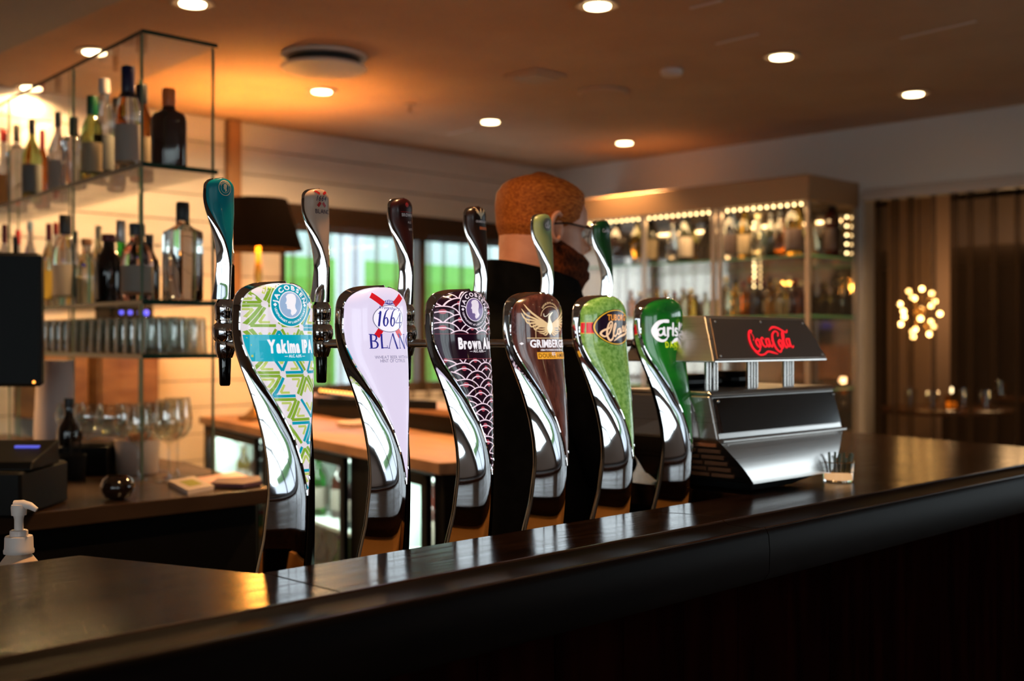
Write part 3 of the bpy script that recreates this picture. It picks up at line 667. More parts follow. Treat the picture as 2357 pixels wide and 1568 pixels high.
def tap6(t):
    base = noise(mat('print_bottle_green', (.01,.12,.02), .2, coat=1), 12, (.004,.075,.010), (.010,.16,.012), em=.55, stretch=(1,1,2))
    wi = pmat('white_ink', (1,.93,.97), .9); ye = pmat('lime_yellow', (.70,.80,.02), .8); dg = pmat('crown_green', (.14,.30,.02), .6)
    zc = zp(752); L = []
    # big C
    L += stroke([(-.006, zc+.0165, .0018), (-.016, zc+.0150, .0045), (-.030, zc+.011, .0075), (-.0375, zc, .0090), (-.033, zc-.012, .0066), (-.022, zc-.0165, .0042), (-.010, zc-.014, .0030), (-.004, zc-.007, .0012)])
    L += rect(-.016, -.001, zc+.0120, zc+.0170)
    nC = len(L); b = zc-.0085
    L += stroke([(-.014, b+.0105, .0030), (-.019, b+.011, .0028), (-.0235, b+.007, .0040), (-.0215, b+.001, .0034), (-.0165, b+.002, .0026), (-.0135, b+.008, .0034)])+stroke([(-.0135, b+.0125, .0038), (-.013, b+.003, .0038), (-.0105, b+.0005, .0026)], 4)
    L += stroke([(-.0065, b+.0125, .0036), (-.0065, b-.0005, .0038)], 3)+stroke([(-.0065, b+.008, .002), (-.0025, b+.0125, .0034), (.0005, b+.011, .0026)], 4)
    L += stroke([(.0045, b+.0195, .0036), (.004, b+.001, .0038)], 3)
    L += stroke([(.0155, b+.0105, .0024), (.011, b+.012, .003), (.0095, b+.0085, .0034), (.0145, b+.005, .0034), (.014, b+.0005, .0028), (.0085, b+.001, .0026)])
    L += stroke([(.0205, b+.0205, .0034), (.020, b+.001, .0036)], 3)+stroke([(.0205, b+.010, .002), (.0255, b+.0115, .003), (.0275, b+.005, .0034), (.024, b, .0028), (.0205, b+.001, .002)])
    L += stroke([(.0325, b+.006, .002), (.0385, b+.008, .0024), (.037, b+.012, .0026), (.032, b+.009, .0034), (.033, b+.001, .003), (.040, b+.001, .002)])
    L += stroke([(.0445, b+.0125, .0034), (.0445, b, .0034)], 3)
    L += stroke([(.0515, b+.010, .003), (.051, b+.001, .003), (.0525, b-.006, .003), (.049, b-.009, .002)], 4)
    L = [[((x*.8-.016 if qi < nC else x*1.28-.0115), zc+(z-zc)*1.2) for x, z in q] for qi, q in enumerate(L)]
    # crown-like wave under the name
    L += stroke([(-.014, zc-.0255, .0012), (.0, zc-.0185, .0070), (.0125, zc-.0170, .0062), (.026, zc-.0205, .0058), (.040, zc-.029, .0012)])
    decal('script_lettering', L, wi, t, 4)
    decal('lettering', text('DANMARK', .008, zp(806), .0160, xs=.72, bold=.03, gap=.22), ye, t, 4)
    decal('small_lettering', text('KØBENHAVN', .010, zp(792), .0064, xs=.8, bold=.02, gap=.1)+text('COPENHAGEN 1847', .008, zp(814), .0045, xs=.8, bold=.0, gap=.1), ye, t, 4)
    cz = zp(720); k = []
    for x in (-.006, -.003, 0, .003, .006): k += stroke([(x*.7, cz-.004, .001), (x, cz+.002-abs(x)*.2, .0018)], 2)
    k += rect(-.005, .005, cz-.0055, cz-.0042)+stroke([(0, cz+.002, .0008), (0, cz+.009, .0008)], 2)
    k += text('VAARTVERK', 0, cz-.0115, .0036, bold=.01)
    decal('crown', scaleP(k, 1, 1, .010, 0), dg, t, 4)
    return base

HX, HY = .40, .40; KZ = .45
def hand_print(parent, polys, m, layer=2):
    o = decal('handle_print', polys, m, parent, layer, .006); o.scale = (HX, HY, KZ); o.location = (0, -.0007, 0)
    return o
TX = [.9265+.1745*i for i in range(6)]
tap_labels = ['backlit beer tap with green and teal chevron pattern around a round portrait badge', 'backlit beer tap with glowing lavender-white face and red ribbon cross',
 'backlit beer tap with black face, pink wave arcs and round portrait badge', 'backlit beer tap with dark wood-brown face and golden phoenix emblem',
 'backlit beer tap with pale green face, red stripe and black oval', 'backlit beer tap with deep green face and white swooping lettering']
lens_fns = [tap1, tap2, tap3, tap4, tap5, tap6]
hcols = [('handle_teal', (.0,.20,.24)), ('handle_cream', (.55,.36,.27)), ('handle_maroon', (.035,.006,.006)), ('handle_black', (.02,.008,.006)), ('handle_green', (.26,.32,.14)), ('handle_deep_green', (.006,.06,.015))]
mesh_lens = None; ZBASE = -.484
protos = {}
def shared(key, fn, name, m, parent, ang=35):
    if key in protos:
        o = protos[key].copy(); C.objects.link(o); o.parent = parent; return o
    o = fn().build(name, m, parent, ang=ang); protos[key] = o; return o
for i in range(6):
    t = thing('beer_tap', tap_labels[i], 'beer tap', (TX[i], 1.36, CAMZ), 0, 'row of beer taps on the bar')
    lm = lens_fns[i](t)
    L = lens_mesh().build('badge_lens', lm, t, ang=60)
    for s_ in (-1, 1):
        shared(('bead', s_), lambda: bead_mesh(s_), 'chrome_bead', m_chrome, t)
        f = shared(('flank', s_), lambda: flank_mesh(ZBASE, s_), 'chrome_flank', m_chrome, t, 60)
    shared('cap', lambda: back_mesh(ZT, zp(742)), 'chrome_cap', m_chrome, t, 60)
    shared('back', lambda: back_mesh(zp(742), ZBASE), 'black_shell', m_shell, t, 60)
    # faucet
    fy = 1.53-1.36
    def fau():
        z = lambda py: (784-py)*.000647
        return MB().lathe([(.0105,z(690)),(.0145,z(700)),(.0155,z(706)),(.0155,z(722)),(.0148,z(724)),(.0148,z(736)),(.0125,z(739)),(.0125,z(743)),(.0165,z(748)),(.0185,z(758)),(.0190,z(768)),(.0170,z(780)),(.0140,z(786)),(.0150,z(792)),(.0150,z(806)),(.0125,z(818)),(.0110,z(824)),(.002,z(824.5))], (0, fy, 0), 28)
    def spout():
        z = lambda py: (784-py)*.000647
        return MB().lathe([(.0085,z(822)),(.0092,z(826)),(.0080,z(884)),(.0065,z(888)),(.001,z(888.5))], (0, fy, 0), 20)
    def arm():
        m = MB().tube([(0, fy, -.005), (0, .105, -.005), (0, .055, -.005)], .0072, 14)
        return m.tube([(0, .098, -.005), (0, .090, -.005), (0, .072, -.005), (0, .058, -.005)], [.010, .0155, .017, .017], 20)
    shared('faucet', fau, 'faucet_body', m_chrome, t); shared('spout', spout, 'spout', m_shell, t); shared('arm', arm, 'faucet_arm', m_chrome, t)
    # handle: the same serpentine form, smaller
    h = bpy.data.objects.new('handle', None); C.objects.link(h); h.parent = t
    hz = 1.683-CAMZ; h.location = (0, fy, hz-ZT*KZ)
    def hsh():
        m = flank_mesh(zp(1318), -1); n = flank_mesh(zp(1318), 1); b = back_mesh(ZT, zp(1318)); m.add(n.v, n.f); m.add(b.v, b.f)
        m.v = [(x*HX, y*HY, z*KZ) for x, y, z in m.v]; return m
    def hl():
        m = lens_mesh(); m.v = [(x*HX, y*HY-.0003, z*KZ) for x, y, z in m.v]; return m
    shared('hsh', hsh, 'handle_body', m_chrome, h, 60)
    nm, cc = hcols[i]; hm = mat(nm, cc, .3, coat=.25, spec=.3)
    hl().build('handle_face', hm, h, ang=60)
    z0 = zp(706)
    if i == 0: hand_print(h, ring(0, z0, .024, .0262)+ring(0, z0, .016, .0172)+portrait(0, z0, .013)+text('JACOBSEN', 0, z0, .0075, arc=.0185, bold=.02, xs=1.2), mat('ink_gold', (.75,.55,.35), .4))
    if i == 1:
        hand_print(h, stroke([(-.028, z0+.026, .009), (-.008, z0+.014, .009)])[:1]+stroke([(.028, z0+.026, .009), (.008, z0+.014, .009)])[:1]+stroke([(-.018, z0-.030, .011), (-.006, z0-.016, .011)])[:1]+stroke([(.018, z0-.030, .011), (.006, z0-.016, .011)])[:1], mat('ink_red', (.45,.01,.01), .4))
        hand_print(h, text('1664', 0, z0-.010, .026, bold=.02, shear=.4, xs=.8)+text('BLANC', .004, z0-.055, .022, bold=.01, xs=.95), mat('ink_navy', (.06,.03,.05), .4), 3)
    if i == 2:
        hand_print(h, ring(.004, z0+.008, .0001, .009, n=14)+rect(-.028, .04, z0-.020, z0-.0185), mat('ink_red', (.45,.01,.01), .4))
        hand_print(h, text('BROWN', .006, z0-.036, .016, bold=.03, xs=.9)+text('ALE', .016, z0-.062, .012, bold=.02)+text('6,0%', .018, z0-.088, .012), mat('ink_pale', (.75,.6,.6), .4), 3)
    if i == 3:
        g = []
        for sx in (-1, 1):
            for tx, tz in ((-.028,.03),(-.028,.018),(-.024,.008)): g += stroke([(sx*tx, z0+tz, .002), (sx*tx*.6, z0+tz*.5, .005), (0, z0-.008, .007)])
        g += stroke([(0, z0-.014, .006), (0, z0+.01, .010), (.003, z0+.026, .003)])
        hand_print(h, g, mat('ink_gold', (.75,.55,.35), .4)); hand_print(h, text('GRIMBERGEN', .004, z0-.032, .013, bold=.03, xs=.8), mat('ink_pale', (.75,.6,.6), .4), 3)
        hand_print(h, rect(-.010, .05, z0-.060, z0-.048), mat('ink_orange', (.6,.12,.02), .4))
    if i == 4: hand_print(h, ring(.002, z0-.012, .0001, .028, n=30), mat('ink_olive', (.16,.15,.11), .4)); hand_print(h, stroke([(-.004, z0-.004, .004), (-.012, z0-.016, .004), (-.004, z0-.026, .004), (.004, z0-.01, .004), (.006, z0+.004, .004), (.0, z0-.016, .004), (.008, z0-.026, .004), (.016, z0-.014, .004)]), mat('ink_pale', (.75,.6,.6), .4), 3)
    if i == 5: hand_print(h, text('Carlsberg', .008, z0-.02, .022, bold=.02, xs=.8), mat('ink_pale', (.75,.6,.6), .4), 3)

# ------------------------------------------------------------------ soda dispenser
cm = thing('soda_dispenser', 'stainless steel soda dispenser with red script logo at the right end of the taps', 'dispenser', (0, 0, 0))
def hexa(v, name, m, par, bev=.004): return MB().add(v, [(3,2,1,0),(4,5,6,7),(0,1,5,4),(1,2,6,5),(2,3,7,6),(3,0,4,7)]).build(name, m, par, smooth=False, bevel=bev)
yb = 1.50
m_dk = mat('dark_glass_panel', (.012,.006,.004), .12, coat=.5)
# base: lower tapered section, middle section
def frustum(z0, xa, xb, ya, z1, xc, xd, yc, yback=yb, yback1=None):
    yb1 = yback if yback1 is None else yback1
    return [(xa,ya,z0),(xb,ya,z0),(xb-.01,yback,z0),(xa+.01,yback,z0),(xc,yc,z1),(xd,yc,z1),(xd-.0,yb1,z1),(xc+.0,yb1,z1)]
hexa(frustum(1.1515, 1.905, 2.05, 1.26, 1.172, 1.885, 2.17, 1.245), 'foot', m_rubber, cm)
# curved lower front plate
rs = []
for k in range(13):
    u = k/12; z = 1.252-(1.252-1.168)*u; xa = 1.812+(1.765-1.812)*0+(.075)*u; xb = 2.268-.10*u; y = 1.268-.028*math.sin(u*PI*.5)+.028*u*0; rs.append([(xa, y, z), (xb, y, z)])
back = [[(r[0][0], yb, r[0][2]), (r[1][0], yb, r[1][2])] for r in rs]
mb = MB()
for k in range(12):
    a, b, c_, d_ = rs[k], rs[k+1], back[k], back[k+1]
    mb.add([a[0], a[1], b[1], b[0]], [(3,2,1,0)]); mb.add([a[0], b[0], d_[0], c_[0]], [(3,2,1,0)]); mb.add([a[1], b[1], d_[1], c_[1]], [(0,1,2,3)])
mb.add([rs[-1][0], rs[-1][1], back[-1][1], back[-1][0]], [(0,1,2,3)])
m_ = mb.build('lower_front', m_steel, cm)
bmn = bmesh.new(); bmn.from_mesh(m_.data); bmesh.ops.remove_doubles(bmn, verts=bmn.verts, dist=1e-5); bmesh.ops.recalc_face_normals(bmn, faces=bmn.faces); bmn.to_mesh(m_.data); bmn.free(); m_.data.set_sharp_from_angle(angle=.6)
hexa(frustum(1.252, 1.812, 2.268, 1.268, 1.336, 1.818, 2.272, 1.292), 'housing', m_steel, cm)
hexa([(1.824,1.2655,1.266),(2.258,1.2655,1.266),(2.258,1.275,1.266),(1.824,1.275,1.266),(1.829,1.286,1.331),(2.262,1.286,1.331),(2.262,1.298,1.331),(1.829,1.298,1.331)], 'dark_panel', m_dk, cm, .001)
hexa(frustum(1.336, 1.816, 2.274, 1.284, 1.344, 1.818, 2.272, 1.294), 'top_plate', m_steel, cm, .003)
MB().tube([(1.815,1.262,1.252),(2.268,1.262,1.252)], .0045, 10).build('front_ridge', m_steel, cm)
for x in (1.872, 1.895, 2.015, 2.035, 2.150, 2.170): MB().tube([(x, 1.335, 1.343), (x, 1.335, 1.402)], .0068, 14).build('pillar', m_steel, cm)
# hood
yh = 1.48
hd = [(1.791,1.262,1.399),(2.197,1.262,1.399),(2.197,yh,1.399),(1.791,yh,1.399),(1.822,1.305,1.487),(2.170,1.305,1.487),(2.170,yh-.03,1.487),(1.822,yh-.03,1.487)]
hexa(hd, 'hood', m_steel, cm, .003)
fp = [(1.803,1.2625,1.405),(2.192,1.2625,1.405),(2.192,1.268,1.405),(1.803,1.268,1.405),(1.832,1.3000,1.482),(2.165,1.3000,1.482),(2.165,1.3065,1.482),(1.832,1.3065,1.482)]
hexa(fp, 'hood_panel', mat('bronze_panel', (.20,.14,.11), .38, .85), cm, .0008)
# plane of panel: y = 1.2618 + (z-1.405)*(.0375/.077)
ny = .0375/.077; nl = math.hypot(1, ny)
def onp(x, z, o=.0008): return (x, 1.2625+(z-1.405)*ny-o, z)
for x, z in ((1.842,1.476),(1.998,1.477),(2.155,1.476),(1.815,1.411),(2.180,1.411)):
    MB().ball(onp(x, z, .0), .0026, 6).build('screw', m_steel, cm)
for x, z, y in ((1.832,1.325,1.285),(2.255,1.325,1.285),(1.832,1.243,1.264),(2.248,1.243,1.264)): MB().ball((x, y-.002, z), .0032, 6).build('screw', m_steel, cm)
# script logo
q = []
def sc_(pts): return stroke([(x, z, w_*.72) for x, z, w_ in pts], 8)
q += sc_([(-.36,.20,.03),(-.33,.25,.045),(-.39,.22,.05),(-.45,.05,.06),(-.45,-.15,.065),(-.38,-.24,.055),(-.30,-.18,.03),(-.27,-.05,.02)])
q += sc_([(-.36,.20,.02),(-.335,.10,.02),(-.37,.02,.02)])
q += sc_([(-.27,.06,.04),(-.325,.0,.05),(-.325,-.10,.055),(-.28,-.14,.045),(-.25,-.05,.05),(-.26,.04,.04),(-.22,.03,.015),(-.20,.06,.02)])
q += sc_([(-.13,.05,.03),(-.15,.09,.04),(-.19,.04,.05),(-.20,-.07,.055),(-.16,-.13,.045),(-.10,-.08,.02)])
q += sc_([(-.03,.06,.035),(-.08,.05,.045),(-.105,-.04,.05),(-.085,-.13,.04),(-.045,-.06,.035),(-.02,.07,.045),(-.035,-.08,.05),(-.01,-.13,.04),(.03,-.06,.02)])
q += sc_([(-.44,-.22,.03),(-.36,-.31,.05),(-.25,-.30,.045),(-.15,-.24,.05),(-.05,-.26,.06),(.05,-.30,.02)])
q += sc_([(.03,.02,.02),(.07,.03,.02)])
q += sc_([(.22,.12,.03),(.25,.20,.045),(.20,.24,.045),(.11,.16,.055),(.06,.0,.065),(.065,-.16,.065),(.12,-.25,.055),(.19,-.18,.03),(.22,-.06,.02)])
q += sc_([(.08,.26,.02),(.18,.335,.06),(.29,.32,.06),(.40,.24,.055),(.46,.22,.05),(.50,.28,.02)])
q += sc_([(.23,.04,.04),(.18,-.02,.05),(.18,-.12,.055),(.22,-.16,.045),(.255,-.08,.05),(.24,.02,.04),(.30,.0,.015)])
q += sc_([(.30,-.02,.015),(.36,.12,.035),(.375,.22,.045),(.335,.17,.05),(.30,-.02,.055),(.31,-.15,.05),(.36,-.10,.02)])
q += sc_([(.44,.06,.035),(.39,.05,.045),(.365,-.04,.05),(.385,-.13,.04),(.425,-.06,.035),(.455,.07,.045),(.435,-.08,.05),(.46,-.15,.04),(.50,-.10,.02)])
vs = []; fs = []
for pl_ in q:
    b0 = len(vs); 
    for x, z in pl_: vs.append(onp(2.003+x*.158, 1.4385+z*.084, .0012))
    fs.append(tuple(range(b0, b0+len(pl_))))
MB().add(vs, fs).build('script_logo', mat('red_glow_letters', (.6,.01,.01), .4, em=(1,.012,.025), es=1.1), cm, smooth=False)
MB().cbox(1.83,1.98,1.37,1.46,1.345,1.372,.01).build('nozzle_block', m_black, cm); MB().cbox(2.02,2.11,1.37,1.46,1.345,1.376,.012).build('nozzle_block', m_black, cm)
hexa([(1.800,1.30,1.415),(1.801,1.30,1.415),(1.801,1.45,1.415),(1.800,1.45,1.415),(1.818,1.315,1.475),(1.819,1.315,1.475),(1.819,1.435,1.475),(1.818,1.435,1.475)], 'side_panel', _m['bronze_panel'], cm, .0005)

# small brown grille on the lower left side
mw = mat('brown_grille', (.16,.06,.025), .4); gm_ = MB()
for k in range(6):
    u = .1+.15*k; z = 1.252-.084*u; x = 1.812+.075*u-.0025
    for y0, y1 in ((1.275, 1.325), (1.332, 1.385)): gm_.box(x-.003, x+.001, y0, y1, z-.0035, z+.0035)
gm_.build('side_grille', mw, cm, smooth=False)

# glass of straws
p = wz(1930, 1108, ZB+.001); sgx = p.x+.01; sgy = p.y+.006
sg_ = thing('straw_holder', 'low glass holding short straws at the right of the dispenser', 'glass', (sgx, sgy, ZB))
MB().lathe([(.030,.0005),(.031,.003),(.0335,.038),(.0345,.040),(.0325,.040),(.029,.004),(.001,.004)], n=28).build('cup', m_clear, sg_)
MB().lathe([(.0015,.0045),(.0275,.0045),(.029,.018),(.0015,.018)], n=24).build('reflection_glow', mat('amber_glow', (.95,.62,.35), .5, em=(1,.55,.25), es=.8), sg_)  # emissive fill stands in for the warm reflection in the glass
MB().tube([(.0337*math.cos(a), .0337*math.sin(a), .0405) for a in [2*PI*j/28 for j in range(29)]], .0009, 6).build('gold_rim', m_brass, sg_)
for j in range(12):
    a = 2*PI*j/12+.2*R.random(); r_ = .016+.008*R.random()
    MB().tube([(r_*math.cos(a), r_*math.sin(a), .02), ((r_+.006)*math.cos(a)+.004, (r_+.006)*math.sin(a), .050+.012*R.random())], .0026, 7).build('straw', mat('grey_green_straw', (.16,.17,.11), .4), sg_)

# pump bottle, front left
p = wd(43, 1290, 1.66)
pb = thing('pump_bottle', 'white plastic pump dispenser bottle at the lower left edge', 'bottle', (p.x, p.y, 0))
zz = lambda py: CAMZ+(784-py)/2690*1.66
MB().lathe([(.036,zz(1460)),(.040,zz(1450)),(.040,zz(1360)),(.036,zz(1330)),(.026,zz(1296)),(.015,zz(1272))], n=28).build('bottle_body', mat('pump_body', (.80,.55,.38), .4), pb)
MB().lathe([(.0205,zz(1273)),(.0208,zz(1266)),(.0195,zz(1262)),(.0190,zz(1238)),(.0182,zz(1234)),(.0125,zz(1233)),(.0122,zz(1222)),(.0105,zz(1220)),(.0062,zz(1220)),(.0062,zz(1195)),(.0085,zz(1180)),(.0078,zz(1178))], n=28).build('collar', m_white, pb)
d = Vector((.70711,-.70711,0)); zt_ = zz(1163)
MB().lathe([(.0100,zz(1186)),(.0108,zz(1168)),(.0100,zz(1162)),(.002,zz(1160))], n=20).build('pump_head', m_white, pb)
MB().tube([(-.006*d.x,-.006*d.y,zt_), (.006*d.x,.006*d.y,zt_+.001), (.016*d.x,.016*d.y,zt_-.001), (.0255*d.x,.0255*d.y,zt_-.007)], [.007,.0065,.0052,.0036], 12).build('nozzle', m_white, pb)
tag(MB().cbox(.2, .80, 1.575, 1.88, zz(1460)-.03, zz(1460)-.0003, .004).build('sink_shelf', m_dark), 'low black shelf behind the bar under the pump bottle', 'shelf')
tag(MB().box(.22, .78, 1.6, 1.86, 0, zz(1460)-.031).build('sink_cabinet', m_dark, smooth=False), 'black cabinet below the shelf with the pump bottle', 'cabinet')

# ------------------------------------------------------------------ left back-bar with glass shelving
ZL = 1.055
lc = thing('back_bar_counter', 'dark back-bar counter under the glass shelves on the left', 'counter')
MB().prism([(.75,2.60),(1.715,2.60),(1.88,3.30),(1.95,4.88),(.75,4.88)], ZL-.04, ZL).build('worktop', noise(mat('dark_worktop', (.045,.025,.015), .22), 10, (.035,.018,.01), (.06,.032,.018), stretch=(.3,2,1), rough=(.18,.3)), lc, smooth=False, bevel=.003)
MB().prism([(.77,2.64),(1.69,2.64),(1.85,3.30),(1.92,4.86),(.77,4.86)], 0, ZL-.041).build('carcass', m_dark, lc, smooth=False)
sx = lambda s, f=0: (1.548+.093*s+f, 2.978+.996*s)
gs = thing('glass_shelf_unit', 'tall open glass shelf unit crowded with bottles at the left', 'shelf')
LV = [(2.283, .010), (1.918, .012), (1.540, .012), (1.390, .012)]
for z, th in LV:
    q = [sx(0), sx(0, .231), sx(1.85, .231), sx(1.85)]
    sh = MB().prism(q, z, z+th).build('glass_shelf', m_glass, gs, smooth=False)
    e = MB()
    a, b, c_, d_ = [Vector((x, y, 0)) for x, y in q]
    e.prism([(a.x-.0012,a.y-.0012),(b.x+.0012,b.y-.0012),(b.x+.0012,b.y+.0018),(a.x-.0012,a.y+.0018)], z-.0005, z+th+.0005)
    e.prism([(a.x-.0016,a.y),(a.x+.0012,a.y),(d_.x+.0012,d_.y),(d_.x-.0016,d_.y)], z-.0003, z+th+.0003)
    e.build('shelf_edge', m_glassedge, sh, smooth=False)
def upright(s, f0, f1, z0, z1, name='glass_upright'):
    q = [sx(s, f0), sx(s, f1), sx(s+.007, f1), sx(s+.007, f0)]
    o = MB().prism(q, z0, z1).build(name, m_glass, gs, smooth=False)
    ed = MB(); 
    for f in (f0, f1):
        x, y = sx(s+.0035, f); ed.box(x-.0025, x+.0025, y-.0035, y+.0035, z0, z1)
    ed.build('upright_edge', mat('pale_glass_edge', (.10,.16,.11), .15), o, smooth=False)
for (za, zb2) in ((ZL, 1.39), (1.402, 1.54), (1.552, 1.918), (1.930, 2.283)):
    for s in (.012, .55, 1.2, 1.8): upright(s, .004, .224, za+.0005, zb2-.0005)
# bright back glass lean: none

def gmat(name, col, rough=.02): return mat('glass_'+name, col, rough, trans=1, ior=1.45)
CL = gmat('clear', (.98,.98,.96)); CAPS = {'black': mat('cap_black', (.008,.008,.01), .35), 'navy': mat('cap_navy', (.006,.008,.045), .3), 'white': mat('cap_white', (.6,.5,.45), .4), 'green': mat('cap_green', (.0,.06,.02), .35), 'orange': mat('cap_orange', (.85,.17,.03), .4), 'red': mat('cap_red', (.35,.01,.01), .4), 'maroon': mat('cap_maroon', (.10,.005,.01), .4), 'silver': mat('cap_silver', (.5,.45,.42), .3, .8), 'pale': mat('cap_pale', (.5,.42,.25), .5), 'brown': mat('cap_brown', (.16,.07,.03), .5), 'blue': mat('cap_blue', (.25,.38,.5), .4), 'grey': mat('cap_grey', (.05,.055,.06), .4)}
GL = {'clear': CL, 'amber': gmat('amber', (.55,.16,.02)), 'brown': mat('glass_brown', (.035,.006,.004), .08, coat=.5), 'green': gmat('green', (.05,.55,.08)), 'lime': gmat('lime', (.75,.85,.25)), 'dark': mat('glass_dark', (.010,.006,.006), .08, coat=.5), 'pink': gmat('pink', (.95,.60,.55)), 'blue': gmat('blue', (.03,.06,.45)), 'wine': mat('glass_wine', (.012,.014,.008), .08, coat=.5), 'gold': gmat('gold', (.85,.50,.08)), 'pale': gmat('pale', (.9,.85,.6))}
LAB = {'white': mat('label_white', (.30,.25,.21), .6), 'cream': mat('label_cream', (.28,.21,.13), .6), 'dark': mat('label_dark', (.05,.03,.03), .5), 'grey': mat('label_grey', (.13,.13,.12), .6), 'teal': mat('label_teal', (.10,.22,.22), .6), 'yellow': mat('label_yellow', (.6,.40,.05), .6), 'orange': mat('label_orange', (.7,.25,.04), .6)}
def bottle(loc, h, r, shape, glass, cap, capc, label, lab, cat='bottle', group=None, deps=1, rz=0, lh=(.12,.45)):
    t = thing('bottle', label, cat, loc, rz, group)
    e = 2; sy = deps
    if shape == 'round': pf = [(r*.92,0),(r,.004),(r,h*.52),(r*.94,h*.58),(r*.6,h*.68),(r*.33,h*.76),(r*.30,h*.9),(r*.30,h*.985)]; nk = .30
    elif shape == 'square': pf = [(r*.95,0),(r,.004),(r,h*.66),(r*.96,h*.70),(r*.5,h*.745),(r*.34,h*.77),(r*.33,h*.86),(r*.33,h*.985)]; nk = .34; e = 5
    elif shape == 'flask': pf = [(r*.94,0),(r,.006),(r,h*.60),(r*.97,h*.64),(r*.84,h*.69),(r*.48,h*.72),(r*.37,h*.75),(r*.33,h*.86),(r*.33,h*.985)]; nk = .34; e = 2.6; sy = .5
    elif shape == 'ball': pf = [(r*.5,0),(r*.85,.012),(r,h*.22),(r*.97,h*.36),(r*.75,h*.5),(r*.42,h*.6),(r*.36,h*.75),(r*.36,h*.985)]; nk = .38
    elif shape == 'wine': pf = [(r*.9,0),(r,.004),(r,h*.56),(r*.93,h*.62),(r*.6,h*.70),(r*.38,h*.77),(r*.33,h*.9),(r*.36,h*.96),(r*.34,h*.985)]; nk = .36
    elif shape == 'dome': pf = [(r*.94,0),(r,.004),(r,h*.50),(r*.95,h*.60),(r*.78,h*.69),(r*.55,h*.75),(r*.44,h*.78),(r*.42,h*.9),(r*.42,h*.985)]; nk = .45
    MB().lathe(pf+[(.001, pf[-1][1])], n=24, sy=sy, e=e).build('glass_body', GL[glass], t, ang=50)
    c0 = h*(1-cap); rn = r*nk*1.12
    MB().lathe([(rn*.96,c0),(rn,c0+.002),(rn,h-.003),(rn*.93,h),(.001,h)], n=18).build('cap', CAPS[capc], t)
    if lab:
        MB().lathe([(r*1.01,h*lh[0]),(r*1.012,h*lh[0]+.001),(r*1.012,h*lh[1]),(r*1.01,h*lh[1]+.001)], n=24, sy=sy*1.0, e=e).build('label', LAB[lab], t, ang=50)
    return t
def on_line(px, f, z, py):       # stand on the shelf at inset f, seen at column px; returns location and height from row py
    r = ray(px, 0)[0]; k = (1-r)/(1+r)
    # x = 1.548+.093 s+f ; y = 2.978+.996 s ; y = k x
    s = (k*(1.548+f)-2.978)/(.996-.093*k); x, y = 1.548+.093*s+f, 2.978+.996*s
    Y = .70711*(x+y); return (x, y, z), CAMZ+(784-py)/2690*Y-z, Y
z2 = 1.9305
top_row = [(388,.11,205,.050,'flask','brown',.22,'orange','large round-shouldered dark brown flask bottle with orange cap at the shelf end',None),
 (325,.165,195,.036,'dome','amber',.20,'black','amber bottle with black and yellow cap behind the shelf corner','cream'),
 (294,.07,153,.038,'dome','clear',.30,'navy','tall clear bottle with long navy blue cap near the upper shelf corner','white'),
 (240,.09,182,.034,'dome','clear',.14,'white','tall clear bottle with white cap on the upper shelf','grey'),
 (266,.19,226,.028,'round','clear',.16,'black','slim clear bottle with black cap between the white and navy capped ones',None),
 (212,.05,222,.033,'dome','lime',.22,'green','pale yellow bottle with green cap on the upper shelf','cream'),
 (170,.06,270,.033,'square','clear',.30,'black','clear bottle with tall black cap left of the green capped one',None),
 (133,.14,258,.034,'round','clear',.17,'grey','clear bottle with dark grey cap, second from the second upright','white'),
 (97,.17,300,.028,'round','amber',.25,'maroon','short bottle with brown-red cap on the upper shelf',None),
 (73,.08,275,.034,'round','lime',.18,'black','greenish bottle with black cap near the left of the upper shelf','grey'),
 (38,.13,288,.032,'square','clear',.20,'black','clear square bottle with black cap near the left frame edge, upper shelf',None),
 (8,.10,298,.032,'ball','clear',.15,'red','clear bottle with red cap cut by the left frame edge, upper shelf','orange'),
 (268,.14,265,.028,'round','blue',.15,'navy','blue glass bottle between the upright and the navy capped bottle',None)]
for px, f, py, r, shp, gl, cp, cc, lb, la in top_row:
    loc, h, Y = on_line(px, f, z2, py); bottle(loc, h, r, shp, gl, cp, cc, lb, la, group='bottles on the upper glass shelf', rz=-.8 if shp == 'flask' else 0)
z3 = 1.5525
